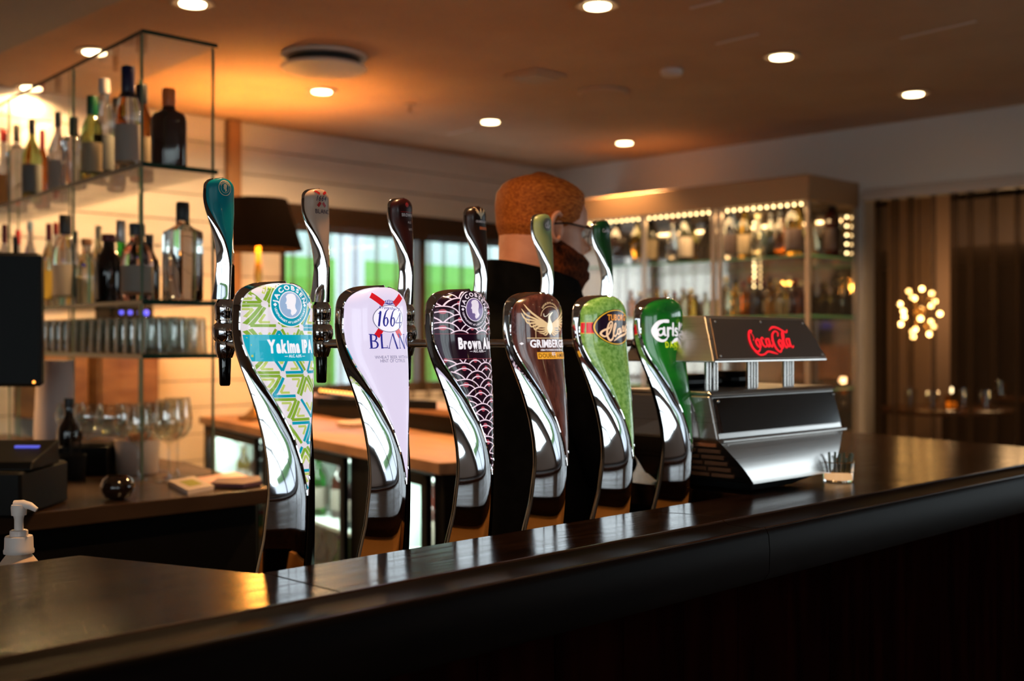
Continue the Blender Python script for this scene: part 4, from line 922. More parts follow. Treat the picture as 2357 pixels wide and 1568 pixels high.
mid_row = [(420,.12,466,.047,'square','clear',.19,'black','big square clear glass bottle with black stopper at the right end of the middle shelf',None),
 (343,.19,540,.032,'wine','dark',.14,'black','dark glass bottle half hidden behind the middle shelf corner',None),
 (315,.06,515,.045,'dome','pink',.16,'grey','wide clear bottle with dark lid and pinkish base at the middle shelf corner','white'),
 (278,.13,508,.034,'ball','green',.26,'silver','round green bottle with silver cap on the middle shelf',None),
 (250,.08,540,.042,'dome','dark',.10,'maroon','wide black-brown bottle beside the round green one',None),
 (226,.18,520,.030,'round','pale',.16,'pale','clear bottle with pale cap left of the green one',None),
 (199,.12,550,.034,'dome','clear',.10,'brown','clear bottle with brown cork on the middle shelf',None),
 (172,.18,532,.028,'round','clear',.17,'black','small clear bottle with black cap on the middle shelf','teal'),
 (150,.07,495,.040,'dome','clear',.22,'black','round clear bottle with tall black cap and orange mark on the middle shelf','white'),
 (112,.14,515,.030,'round','pale',.20,'maroon','pale bottle with dark red cap on the middle shelf','yellow'),
 (128,.19,513,.028,'round','clear',.14,'red','clear bottle with red cap behind the pale one on the middle shelf',None),
 (69,.12,510,.030,'round','clear',.10,'blue','clear bottle with light blue cap on the middle shelf',None),
 (41,.16,530,.028,'round','clear',.18,'red','clear bottle with red cap near the left frame edge, middle shelf',None),
 (35,.06,545,.030,'round','dark',.12,'black','dark bottle with black cap above the screen, middle shelf',None),
 (10,.10,517,.032,'round','clear',.22,'maroon','clear bottle with tall brown-red cap at the left frame edge, middle shelf','white')]
for px, f, py, r, shp, gl, cp, cc, lb, la in mid_row:
    loc, h, Y = on_line(px, f, z3, py); bottle(loc, h, r, shp, gl, cp, cc, lb, la, group='bottles on the middle glass shelf')
# white carton behind the middle shelf bottles
loc, h, Y = on_line(205, .20, z3, 625); x, y, _ = loc
co = MB().cbox(-.006,.006,-.18,.18,0,.105,.002).build('white_carton', mat('white_card', (.85,.78,.62), .6)); co.location = (x+.012, y, z3)
tag(co, 'plain white carton lying behind the bottles on the middle shelf', 'carton')
# straight glasses on the lowest shelf
def tumbler():
    t = thing('highball_glass', 'clear highball glass standing upside down in the rows on the lowest glass shelf', 'glass', group='rows of highball glasses on the lowest shelf')
    pf = [(.0305,0),(.031,.002),(.0265,.100),(.026,.104),(.0245,.106),(.001,.106)]
    n = 20; rs = []
    for r, z in pf+[(.001,.098),(.024,.097),(.0285,.002),(.029,0)]:
        rs.append([(r*(1+.02*(j % 2)*(z > .02))*math.cos(2*PI*j/n), r*(1+.02*(j % 2)*(z > .02))*math.sin(2*PI*j/n), z) for j in range(n)])
    MB().rings(rs, False, False).build('glass_wall', thin_glass('thin_ribbed', (.90,.91,.88), .22, .05), t, ang=60); return t
ORD = 'first second third fourth fifth sixth seventh eighth ninth tenth eleventh twelfth thirteenth fourteenth fifteenth sixteenth seventeenth'.split()
z4 = 1.4025; g0 = tumbler(); fst = True
for row, f in enumerate((.05, .125, .195)):
    for k in range(17):
        s = .045+k*.0685+row*.01
        if s > 1.2 and row: continue
        x, y = sx(s, f); g = g0 if fst else dup(g0); fst = False; g.location = (x, y, z4)
        g['label'] = 'clear upturned highball glass, %s row, %s from the shelf corner' % (('front','middle','back')[row], ORD[k])
# -- on the counter: monitor, boxes, wine glasses, pot, papers
p = wd(50, 740, 3.0)
mo = thing('pos_screen', 'black till monitor seen from behind at the left edge', 'monitor', (p.x, p.y, ZL), -PI/4+.12)
mz0, mz1 = CAMZ+(784-890)/2690*3.0-ZL, CAMZ+(784-583)/2690*3.0-ZL
MB().cbox(-.36,.052,-.02,.02,mz0,mz1,.008).build('screen_back', m_black, mo)
MB().cbox(-.30,-.0,.018,.045,mz0+.05,mz1-.08,.012).build('rear_housing', m_black, mo)
MB().cbox(-.22,-.12,-.0,.03,.012,mz0+.1,.006).build('stand', m_black, mo)
MB().cbox(-.30,-.04,-.12,.12,.0005,.014,.005).build('foot', m_black, mo)
MB().ball((.035,-.0205,mz0+.012), .0035, 6).build('status_light', mat('amber_led', (1,.4,.1), .4, em=(1,.35,.05), es=4), mo)
p = wd(60, 1040, 2.72)
ti = thing('cash_till', 'black till box with sloped key tray below the monitor', 'till', (p.x-.06, p.y-.03, ZL), -PI/4)
MB().cbox(-.32,.09,-.13,.14,.0005,.10,.006).build('drawer_box', m_black, ti)
MB().add([(-.2,-.10,.1005),(.10,-.10,.1005),(.10,.06,.1005),(-.2,.06,.1005),(-.2,-.09,.118),(.10,-.09,.118),(.10,.06,.155),(-.2,.06,.155)], [(3,2,1,0),(4,5,6,7),(0,1,5,4),(1,2,6,5),(2,3,7,6),(3,0,4,7)]).build('key_tray', m_black, ti, smooth=False, bevel=.004)
MB().cbox(.02,.075,.0,.012,.135,.146,.001).build('blue_display', mat('blue_led', (.1,.1,.5), .4, em=(.1,.12,.8), es=.7), ti)
p = wz(215, 1090, ZL)
bx = thing('black_box', 'low black box between the till and the white pot', 'box', (p.x+.02, p.y+.05, ZL), -PI/4)
MB().cbox(-.12,.085,-.12,.12,.0005,.085,.004).build('body', m_black, bx); MB().cbox(-.115,.08,-.115,.115,.086,.094,.003).build('lid', mat('brown_lid', (.03,.014,.01), .35), bx)
p = wz(331, 1092, ZL)
pt = thing('ceramic_pot', 'white ceramic pot filled with brown corks on the back counter', 'pot', (p.x, p.y+.04, ZL))
rr_ = 53/2690*3.25
MB().lathe([(rr_*.86,.0005),(rr_*.90,.004),(rr_*1.0,.090),(rr_*1.0,.098),(rr_*.94,.098),(rr_*.86,.075),(.001,.075)], n=36).build('bowl', mat('cream_ceramic', (.70,.55,.45), .35), pt)
for j in range(9):
    a = j*2.4; q = .012+.03*(j/9); MB().lathe([(.011,0),(.012,.004),(.012,.03),(.011,.034),(.001,.034)], c=(q*math.cos(a), q*math.sin(a), .0755+.004*(j % 3)), n=12).build('cork', mat('cork_brown', (.35,.14,.06), .8), pt)
def wineglass(bowl='tall'):
    t = thing('wine_glass', '', 'glass', group='wine glasses on the back counter')
    pf = [(.034,0),(.034,.0015),(.006,.006),(.0035,.02),(.0035,.085),(.006,.092),(.022,.102),(.034,.122),(.037,.145),(.034,.175),(.030,.200),(.0292,.200),(.033,.175),(.0358,.145),(.033,.123),(.020,.1045),(.001,.098)]
    MB().lathe([(.001,0)]+pf, n=24).build('bowl', thin_glass('thin_glass', (.96,.97,.95), .14, .02), t); return t
w0 = wineglass(); spots = [(318,1103,3.2,'stemmed wine glass in front of the white pot, under the shelf corner'),(388,1108,3.25,'stemmed wine glass just right of the white pot'),(408,1098,3.4,'tall stemmed wine glass furthest right, by the papers'),(362,1085,3.5,'stemmed wine glass behind the white pot, right side'),(345,1080,3.65,'stemmed wine glass behind the white pot, left side'),(292,1085,3.6,'stemmed wine glass behind the pot next to the gin glass')]
for i, (px, py, Y, lb) in enumerate(spots):
    q = wz(px, py, ZL); t = w0 if i == 0 else dup(w0); t.location = (q.x, q.y, ZL+.0003); t['label'] = lb; t.scale = (1.12,)*3 if i in (1, 2) else (1.0,)*3
def gin():
    t = thing('gin_glass', 'round-bowled balloon glass on the black box', 'glass', group='balloon glasses on the black box')
    MB().lathe([(.001,0),(.032,.0),(.032,.0015),(.004,.006),(.004,.012),(.02,.018),(.042,.045),(.046,.066),(.040,.090),(.034,.104),(.033,.104),(.039,.090),(.0448,.066),(.041,.046),(.018,.0205),(.001,.016)], n=28).build('bowl', _m['thin_glass'], t); return t
g1 = gin(); bq = bx.location
for i, (dx, dy) in enumerate(((-.02,.02),(.055,-.01),(-.085,.055))):
    t = g1 if i == 0 else dup(g1); d = Matrix.Rotation(-PI/4, 3, 'Z') @ Vector((dx, dy, 0)); t.location = (bq.x+d.x, bq.y+d.y, ZL+.0945)
    t['label'] = ('round-bowled balloon glass in the middle of the black box', 'round-bowled balloon glass on the black box nearest the white pot', 'round-bowled balloon glass at the far left on the black box')[i]
def sheet(name, pts, th, m, label, z0=ZL+.0005):
    v = [wz(a, b, ZL) for a, b in pts]; return tag(MB().prism([(q.x, q.y) for q in v][::-1], z0, z0+th).build(name, m, smooth=False), label, 'paper')
bkp = thing('notepad', 'thick cream notepad with yellow-green print on the back counter', 'notepad')
v = [wz(a, b, ZL) for a, b in ((386,1117),(432,1140),(492,1128),(445,1106))]
MB().prism([(q.x, q.y) for q in v], ZL+.0005, ZL+.012).build('pages', mat('paper_cream', (.70,.55,.45), .6), bkp, smooth=False)
v2 = [(v[0]*.62+v[2]*.38), (v[1]*.6+v[3]*.0+v[2]*.4), (v[2]*.8+v[0]*.2), (v[3]*.7+v[1]*.3)]
v2 = [sum(v, Vector())/4+(q-sum(v, Vector())/4)*.5 for q in v]
MB().prism([(q.x, q.y) for q in v2], ZL+.0122, ZL+.0126).build('green_print', mat('olive_print', (.35,.35,.02), .6), bkp, smooth=False)
sheet('pink_sheet', ((420,1108),(470,1116),(585,1105),(540,1090)), .004, mat('paper_pink', (.80,.42,.34), .6), 'pale pink paper sheets lying behind the notepad')
sheet('purple_folder', ((485,1125),(560,1128),(602,1120),(596,1108),(500,1114)), .010, mat('folder_purple', (.08,.03,.05), .5), 'dark purple folder lying on the pink sheets at the counter corner', ZL+.0052)
p = wz(270, 1150, ZL)
bl_ = thing('smoked_bowl', 'small dark round glass bowl on the back counter before the black box', 'bowl', (p.x, p.y, ZL))
MB().lathe([(.015,.0005),(.030,.006),(.040,.022),(.041,.034),(.034,.050),(.024,.058),(.022,.058),(.032,.048),(.037,.034),(.028,.012),(.001,.008)], n=28).build('bowl', mat('smoked', (.015,.008,.006), .06, coat=1), bl_)
p = wz(115, 1030, ZL); q = wd(125, 900, 3.6)
pb_ = thing('paper_sack', 'pale cloth bag standing behind the monitor on the back counter', 'bag', (q.x, q.y, ZL), -PI/4)
zt2 = CAMZ-(830-784)/2690*3.6-ZL
rs = []
for k in range(9):
    u = k/8; rs.append([((.062-.008*u+.004*math.sin(5*a+k))*math.cos(a), (.045-.01*u)*math.sin(a), .0005+u*zt2) for a in [2*PI*j/20 for j in range(20)]])
MB().rings(rs).build('sack', mat('pale_cloth', (.62,.50,.45), .8), pb_)
q = wd(158, 920, 3.35)
wb = bottle((q.x, q.y, ZL), .22, .034, 'wine', 'dark', .12, 'black', 'black bottle standing beside the pale bag, left of the balloon glasses', None)
q = wd(150, 990, 3.25)
tb = thing('black_tub', 'small black tub of stirrers before the black bottle', 'tub', (q.x, q.y-.04, ZL))
MB().lathe([(.035,.0005),(.036,.003),(.040,.07),(.037,.07),(.034,.02),(.001,.02)], n=24).build('tub', m_black, tb)
for j in range(6): a = j*1.05; MB().tube([(.015*math.cos(a), .015*math.sin(a), .021), (.03*math.cos(a), .03*math.sin(a), .13)], .002, 6).build('stirrer', m_black, tb)
# dark device with blue display on the counter by the wall, behind the shelves
q = wd(320, 712, 4.7)
de = thing('coffee_grinder', 'dark appliance with round blue lights behind the glass shelves', 'appliance', (2.41, 4.80, 1.4005), 0)
zq = .19
MB().cbox(-.10,.10,-.08,.08,.0005,zq,.01).build('housing', m_black, de)
for k, x in enumerate((-.055,-.015,.03,.06)): MB().ball((x, -.081, zq-.03), .012 if k == 3 else .009, 8, (1,.3,1)).build('blue_light', mat('blue_light', (.05,.05,.6), .4, em=(.10,.12,1), es=2.0), de)
# framed dark panels on the wall behind the shelves, above the counter
for i, (x0, x1, zb_, zt_) in enumerate(((1.98,2.20,1.12,1.40),(2.24,2.52,1.10,1.40))):
    f = thing('wall_cabinet', ('brown wooden wall cabinet left of the dark strip, behind the shelf unit','brown wooden wall cabinet right of the dark strip, behind the shelf unit')[i], 'cabinet')
    mwd = noise(mat('cab_wood', (.22,.10,.04), .4), 8, (.18,.08,.03), (.26,.13,.05), stretch=(1,1,4))
    MB().cbox(x0, x1, 4.70, 4.92, zb_, zt_, .004).build('carcass', mwd, f); MB().cbox(x0+.012, x1-.012, 4.688, 4.70, zb_+.012, zt_-.012, .003).build('door', mwd, f)

# ------------------------------------------------------------------ rear wooden counter with fridges
A, B_ = Vector((2.165,2.487)), Vector((2.72,4.71)); dd = (B_-A).normalized(); nn = Vector((dd.y, -dd.x))  # nn away from viewer side (+x)
A2 = A-dd*.05
def rc(s, f): q = A+dd*s+nn*f; return (q.x, q.y)
rcn = thing('rear_counter', 'oak topped rear counter behind the taps, with lit glass fridges below', 'counter')
Ltot = (B_-A).length
MB().prism([rc(-.05,0), rc(-.05,.48), rc(Ltot,.48), rc(Ltot,0)], 1.065, 1.10).build('worktop', m_wood, rcn, smooth=False, bevel=.003)
MB().prism([rc(-.05,.50), rc(-.05,.62), rc(Ltot,.62), rc(Ltot,.50)], 0, 1.165).build('upstand', m_dark, rcn, smooth=False)
MB().prism([rc(-.05,.47), rc(-.05,.68), rc(Ltot,.68), rc(Ltot,.47)], 1.166, 1.19).build('ledge', m_wood, rcn, smooth=False, bevel=.002)
car = MB()
for s0, s1 in ((-.04,.02),(.45,.62),(1.42,1.50),(2.2,Ltot-.01)): car.prism([rc(s0,.02), rc(s0,.47), rc(s1,.47), rc(s1,.02)], 0, 1.064)
car.prism([rc(-.04,.45), rc(-.04,.47), rc(Ltot,.47), rc(Ltot,.45)], 0, 1.064)
car.prism([rc(-.04,.02), rc(-.04,.46), rc(Ltot-.01,.46), rc(Ltot-.01,.02)], 0, .18)
car.build('carcass', m_dark, rcn, smooth=False)
m_frw = mat('fridge_white', (.70,.80,.74), .4); m_fled = mat('fridge_led', (.8,1,.9), .4, em=(.80,1,.88), es=3.0)
for fi, (s0, s1, lab) in enumerate(((.03,.44,'small glass-door fridge under the near end of the rear counter'),(.63,1.41,'wide lit glass-door fridge under the rear counter, seen between the first two taps'),(1.51,2.19,'lit glass-door fridge at the far end under the rear counter'))):
    f = thing('bottle_fridge', lab, 'fridge', group='glass-door fridges under the rear counter')
    g = lambda a, b, c_, d_, z0, z1: [(rc(a,c_)), (rc(b,c_)), (rc(b,d_)), (rc(a,d_))]
    def bxx(a, b, c_, d_, z0, z1, name, m): return MB().prism([rc(a,c_), rc(a,d_), rc(b,d_), rc(b,c_)], z0, z1).build(name, m, f, smooth=False)
    bxx(s0+.005, s1-.005, .42, .445, .20, 1.05, 'back_panel', m_frw); bxx(s0+.002, s0+.02, .04, .44, .20, 1.05, 'side_panel', m_frw); bxx(s1-.02, s1-.002, .04, .44, .20, 1.05, 'side_panel', m_frw)
    bxx(s0+.005, s1-.005, .04, .44, .182, .20, 'floor_panel', m_frw); bxx(s0+.005, s1-.005, .04, .44, 1.045, 1.06, 'top_panel', m_frw)
    for z in (.48, .77): bxx(s0+.025, s1-.025, .08, .40, z, z+.012, 'fridge_shelf', m_frw)
    bxx(s0+.03, s1-.03, .05, .07, 1.030, 1.044, 'light_strip', m_fled)
    dz = MB(); 
    for a, b, z0, z1 in ((s0, s0+.035, .19, 1.055), (s1-.035, s1, .19, 1.055)): dz.prism([rc(a,.0), rc(a,.018), rc(b,.018), rc(b,.0)], z0, z1)
    dz.prism([rc(s0,0), rc(s0,.018), rc(s1,.018), rc(s1,0)], .19, .225); dz.prism([rc(s0,0), rc(s0,.018), rc(s1,.018), rc(s1,0)], 1.025, 1.055)
    dz.build('door_frame', m_black, f, smooth=False)
    MB().prism([rc(s0+.035,.006), rc(s0+.035,.012), rc(s1-.035,.012), rc(s1-.035,.006)], .225, 1.025).build('door_pane', m_glass, f, smooth=False)
    k = 0
    for z in (.2005, .4925, .7825):
        n_ = int((s1-s0-.08)/.085)
        for j in range(n_):
            if R.random() < .15: continue
            x, y = rc(s0+.07+j*.085, .14+.05*(j % 2)); k += 1
            gl = R.choice(['green','clear','brown','dark','gold']); cc = R.choice(['red','silver','navy','green','white','red'])
            bottle((x, y, z), .20+.04*R.random(), .030, 'wine', gl, .08, cc, {'green':'green','clear':'clear','brown':'brown','dark':'dark','gold':'amber'}[gl]+' bottle in the '+('near small','wide middle','far')[fi]+' fridge, '+{.2005:'floor',.4925:'middle shelf',.7825:'top shelf'}[z]+', '+('first','second','third','fourth','fifth','sixth','seventh','eighth','ninth')[j]+' from its near side', 'white', group='drinks in the fridges')
    L_ = area('fridge_light', (*rc((s0+s1)/2,.06), 1.02), (0,0,0), s1-s0-.1, .03, 4.5, (.80,1,.88)); L_.rotation_euler = (0, 0, math.atan2(dd.y, dd.x))
# LED string behind ledge
for k in range(14):
    x, y = 0, 0
lds = thing('light_string', 'row of small amber lights along the wall behind the first two taps', 'light string')
for k in range(14):
    q = wd(738+k*8.5, 899+k*.9, 4.45); MB().ball((q.x, q.y, q.z), .0055, 6).build('bulb', mat('amber_bulb', (1,.5,.15), .4, em=(1,.42,.08), es=3.5), lds)
a, b = wd(730, 901, 4.46), wd(860, 914, 4.46); MB().tube([a+Vector((0,0,-.01)), b+Vector((0,0,-.01))], .006, 6).build('wire', m_black, lds)
q0, q1 = wd(728,905,4.47), wd(1005,928,4.2)
lr = MB().prism([(q0.x, q0.y),(q1.x, q1.y),(q1.x+.02,q1.y+.1),(q0.x+.02,q0.y+.1)], 1.19, 1.222)
tag(lr.build('light_ledge', m_black, smooth=False), 'thin black ledge carrying the amber lights above the rear counter', 'ledge')
q = wd(540, 930, 4.85)
tl = thing('tea_light_glass', 'amber glass tea light glowing on the rear counter left of the first tap', 'candle', (*rc(2.0,.2), 1.10))
MB().lathe([(.03,.0005),(.034,.004),(.045,.075),(.044,.076),(.031,.006),(.001,.006)], n=24).build('holder', GL['pale'], tl); MB().lathe([(.02,.0065),(.02,.02),(.001,.02)], n=16).build('wax', LAB['cream'], tl)
MB().ball((0,0,.034), .008, 8, (.7,.7,1.6)).build('flame', m_bulb, tl); point('candle_glow', (0,0,.05), .5, WARM, .02, tl)
q = rc(.25, .2); nk = MB().cbox(-.07,.07,-.05,.05,0,.02,.006).build('folded_towel', mat('towel', (.5,.36,.30), .9)); nk.location = (*rc(1.35,.36), 1.101); tag(nk, 'folded pale towel at the back of the rear counter', 'towel')
# low black unit; two-tone box added in place of reflections between the last taps
un = MB().cbox(2.20,2.62,1.80,2.28,0,1.040,.004); tag(un.build('low_unit', m_dark), 'black low unit behind the bartender', 'cabinet')
q = wd(1395, 1100, 3.02)
cr8 = thing('stand_in_box', 'added cream and brown box standing in for reflections behind the last two taps', 'box', (q.x, q.y, 1.0405), -PI/4)
MB().cbox(-.085,.095,-.05,.05,0,.052,.002).build('box_front', m_wood, cr8); MB().cbox(-.080,.088,-.03,.03,.0525,.115,.002).build('cream_block', mat('block_cream', (.85,.72,.55), .6), cr8)

# ------------------------------------------------------------------ table lamp by the wall
lx, ly = wd(594, 600, 5.0).xy
lp = thing('table_lamp', 'table lamp with large black tapered shade and glowing amber stem', 'lamp', (lx, ly, 0))
zl = lambda py: CAMZ+(784-py)/2690*5.0
r1, r0 = 102/2690*5.0, 66/2690*5.0
sh_ = MB().lathe([(r1,zl(575)),(r0,zl(459)),(r0-.004,zl(459)),(r1-.004,zl(575))], n=48)
sh_.f = [f for f in sh_.f if len(f) == 4]; n_ = 48; sh_.f += [(3*n_+j, 3*n_+(j+1)%n_, (j+1)%n_, j) for j in range(n_)]
sh_.build('lamp_shade', mat('shade_black', (.003,.0015,.001), .9, spec=.02), lp)
MB().lathe([(.012,zl(780)),(.014,zl(760)),(.012,zl(740)),(.018,zl(700)),(.012,zl(660)),(.018,zl(630)),(.012,zl(600)),(.010,zl(560)),(.001,zl(559))], n=20).build('stem', mat('amber_stem', (.9,.50,.08), .15, .6), lp)
MB().lathe([(.085,1.1012),(.085,1.115),(.05,1.13),(.02,1.16),(.012,zl(780)),(.001,zl(779))], n=32).build('base', m_brass, lp)
MB().ball((0,0,zl(535)), .035, 10).build('bulb', mat('lamp_bulb', (1,.8,.5), .4, em=(1,.55,.15), es=12), lp)
point('lamp_light', (0,0,zl(560)), 26, (1,.37,.055), .04, lp); point('lamp_light', (0,0,zl(505)), 46, (1,.37,.07), .04, lp)
# ------------------------------------------------------------------ lit glass cabinet on the right wall
CX0, CX1, CY0, CY1 = 4.85, 5.325, 2.885, 4.55
gc = thing('display_cabinet', 'tall lit glass display cabinet full of bottles on the right wall', 'cabinet')
m_hd = mat('cabinet_header', (.42,.24,.12), .4)
MB().cbox(CX0, CX1, CY0, CY1, 2.10, 2.222, .004).build('header', m_hd, gc)
MB().cbox(CX0, CX1, CY0, CY1, .0, .95, .004).build('plinth', m_dark, gc)
MB().box(CX1-.012, CX1-.004, CY0+.01, CY1-.01, .951, 2.099).build('mirror_back', mat('mirror', (.42,.37,.33), .06, .9), gc, smooth=False)
m_alu = mat('cabinet_frame', (.42,.34,.28), .3, .7)
for y in (CY0, 3.38, 3.42, 3.86, CY1-.02): MB().cbox(CX0, CX0+.022, y, y+.022, .951, 2.099, .003).build('frame_post', m_alu, gc)
MB().cbox(CX1-.03, CX1-.012, CY0, CY0+.02, .951, 2.099, .003).build('frame_post', m_alu, gc)
for y0, y1 in ((CY0+.024, 3.378), (3.444, 3.858), (3.884, CY1-.022)): MB().box(CX0+.006, CX0+.011, y0, y1, .955, 2.095).build('cabinet_pane', m_glass, gc, smooth=False)
MB().box(CX0+.024, CX1-.032, CY0+.006, CY0+.011, .955, 2.095).build('end_pane', m_glass, gc, smooth=False)
for z in (1.20, 1.552, 1.838):
    s_ = MB().box(CX0+.03, CX1-.014, CY0+.015, CY1-.01, z, z+.008).build('cabinet_shelf', m_glass, gc, smooth=False)
    MB().box(CX0+.028, CX0+.030, CY0+.015, CY1-.01, z-.001, z+.009).box(CX0+.03, CX1-.03, CY0+.013, CY0+.015, z-.001, z+.009).build('shelf_edge', mat('bright_edge', (.15,.4,.22), .3), s_, smooth=False)
# LED bulbs along the header and down the posts
led0 = None; LP = [(CX0+.045, CY0+.03+k*.038, 2.088) for k in range(42)]
LP += [(CX1-.05, CY0+.03+k*.03, 2.088) for k in range(0)]
LP += [(CX1-.035, CY0+.05, 1.845+.03+k*.045) for k in range(5)]+[(CX1-.04, 3.47, 1.57+k*.026) for k in range(20)]
for q in LP:
    if led0 is None: led0 = MB().ball((0,0,0), .0062, 6).build('led_bulb', m_led, gc); led0.location = q
    else: o = led0.copy(); C.objects.link(o); o.location = q
for y in (3.15, 3.6, 4.2): area('cabinet_light', (CX0+.12, y, 2.08), (0,0,0), .1, .4, 4, (1,.62,.28))
def cb(px, py, x, z, r, shp, gl, cp, cc, lb, la, grp):
    p = wx(px, py, x); h = p.z-z
    return bottle((p.x, p.y, z), h, r, shp, gl, cp, cc, lb, la, group=grp)
G1 = 'bottles on the cabinet top shelf'; zc1 = 1.8465
for a in [(1497,478,.040,'wine','wine',.25,'black','dark wine bottle with cream label, left cabinet section','cream'),
 (1466,492,.034,'wine','gold',.2,'black','slim amber bottle, furthest left in the cabinet top shelf',None),
 (1548,485,.034,'ball','clear',.2,'orange','twisted clear bottle with orange-red cap between two wine bottles',None),
 (1578,474,.038,'wine','wine',.28,'black','dark wine bottle with white label beside the cabinet post','white'),
 (1421,498,.040,'dome','dark',.2,'black','broad dark bottle behind the last tap handle',None),
 (1683,466,.040,'dome','clear',.2,'grey','clear bottle with violet-black label, right of the cabinet post','dark'),
 (1714,470,.036,'dome','gold',.1,'pale','bright golden bottle in the right cabinet section','cream'),
 (1745,470,.040,'ball','pale',.25,'pale','round pale bottle in the right cabinet section',None),
 (1775,484,.034,'wine','wine',.2,'black','dark slender bottle standing between round bottles, right cabinet section',None),
 (1797,462,.038,'ball','amber',.3,'black','round amber bottle with long dark neck, right cabinet section',None),
 (1827,447,.044,'dome','gold',.2,'black','tall golden bottle with black label by the cabinet corner','dark'),
 ]: cb(a[0], a[1], 5.05, zc1, a[2], a[3], a[4], a[5], a[6], a[7], a[8], G1)
cb(1915, 446, 5.18, zc1, .040, 'dome', 'brown', .25, 'black', 'brown bottle with cream label seen through the cabinet end pane', 'dark', G1)
G2 = 'bottles on the cabinet middle shelf'; zc2 = 1.5605
cols = ['gold','amber','brown','dark','brown','gold','gold','pale','brown','amber','brown','pale']; pxs = [1693,1711,1727,1742,1757,1772,1787,1801,1815,1829,1842,1670]
adj = ['first','second','third','fourth','fifth','sixth','seventh','eighth','ninth','tenth','eleventh','lone']
for i, (px, g_) in enumerate(zip(pxs, cols)):
    cb(px, 642+6*math.sin(i*2.1), 5.00 if i % 2 else 5.08, zc2, .027, 'wine' if i % 3 else 'dome', g_, .14, R.choice(['black','maroon','pale','orange']), ('small %s bottle, %s from the left in the right section of the cabinet middle shelf' % ({'gold':'golden','amber':'amber','brown':'brown','dark':'black','pale':'pale'}[g_], adj[i])) if i < 11 else 'small pale bottle just right of the cabinet post on the middle shelf', 'white' if i in (4,6,8) else None, G2)
for i, px in enumerate((1452,1472,1492,1512,1532,1552,1572,1590)):
    cb(px, 668+4*math.sin(i*1.7), 5.05, zc2, .028, 'dome', ['amber','brown','pale','gold'][i % 4], .12, ['brown','pale','maroon'][i % 3], 'small brownish bottle, %s from the left in the left section of the cabinet middle shelf' % adj[i], None, G2)

# ------------------------------------------------------------------ glowing lamp and tables behind the right curtain
lc_ = Vector(wx(2115, 720, 5.95))
bl2 = thing('sputnik_lamp', 'round cluster lamp of glowing bulbs behind the right curtain', 'lamp', lc_)
MB().ball((0,0,0), .03, 8).build('hub', m_brass, bl2)
MB().tube([(0,0,.028),(0,0,ZC-lc_.z)], .004, 6).build('cord', m_black, bl2)
rr = random.Random(5)
for k in range(20):
    z = 1-2*(k+.5)/20; a = k*2.39996; r = math.sqrt(1-z*z); q = Vector((r*math.cos(a)*.105, r*math.sin(a)*.105, z*.135))
    MB().tube([q*.2, q*.93], .002, 5).build('rod', m_brass, bl2); MB().ball(q, .0125, 8).build('globe', mat('globe_glow', (1,.7,.35), .5, em=(1,.52,.15), es=24), bl2)
for i, (x, y) in enumerate(((5.95,2.72),(6.9,2.0),(7.6,2.9))):
    t = thing('high_table', ('dark high table with a candle behind the right curtain','dark high table further back behind the right curtain','dark high table at the back of the next room')[i], 'table', (x, y, 0))
    MB().lathe([(.001,1.06),(.34,1.06),(.35,1.07),(.35,1.085),(.34,1.09),(.001,1.09)], n=32).build('top', noise(mat('table_wood', (.10,.04,.02), .2), 8, (.08,.03,.015), (.13,.055,.025)), t)
    MB().lathe([(.03,.03),(.03,1.059)], n=14).build('post', m_dark, t); MB().lathe([(.22,.0005),(.22,.012),(.03,.03)], n=24).build('foot', m_dark, t)
    p = (x+.02, y-.08, 1.0905) if i else (wx(2190, 905, 5.82).x, wx(2190, 905, 5.82).y, 1.0905)
    k = thing('candle_jar', ('lit candle in an amber jar glowing behind the right curtain','lit candle jar on the further high table','lit candle jar at the back of the next room')[i], 'candle', p)
    MB().lathe([(.03,.0),(.034,.004),(.036,.07),(.034,.07),(.031,.006),(.001,.006)], n=20).build('jar', GL['gold'], k)
    MB().lathe([(.026,.0065),(.026,.035),(.001,.035)], n=16).build('wax', mat('wax_glow', (.9,.45,.15), .5, em=(1,.32,.05), es=1.3), k); MB().ball((0,0,.095), .009, 8, (.7,.7,1.8)).build('flame', m_bulb, k)
    point('candle_glow', (0,0,.09), 1.2, WARM, .02, k)
    for j in range(4):
        a = j*1.6+i; g = thing('water_glass', 'clear water glass among the four on '+('the candle lit high table','the further high table','the back high table')[i], 'glass', (x+.2*math.cos(a), y+.2*math.sin(a), 1.0905), group='water glasses on high table %s' % ('near','mid','far')[i])
        MB().lathe([(.001,0),(.028,0),(.033,.09),(.032,.09),(.027,.004),(.001,.004)], n=16).build('glass_wall', _m['thin_glass'], g)
point('next_room_glow', (6.6, 2.6, 1.7), 6, WARM, .1)

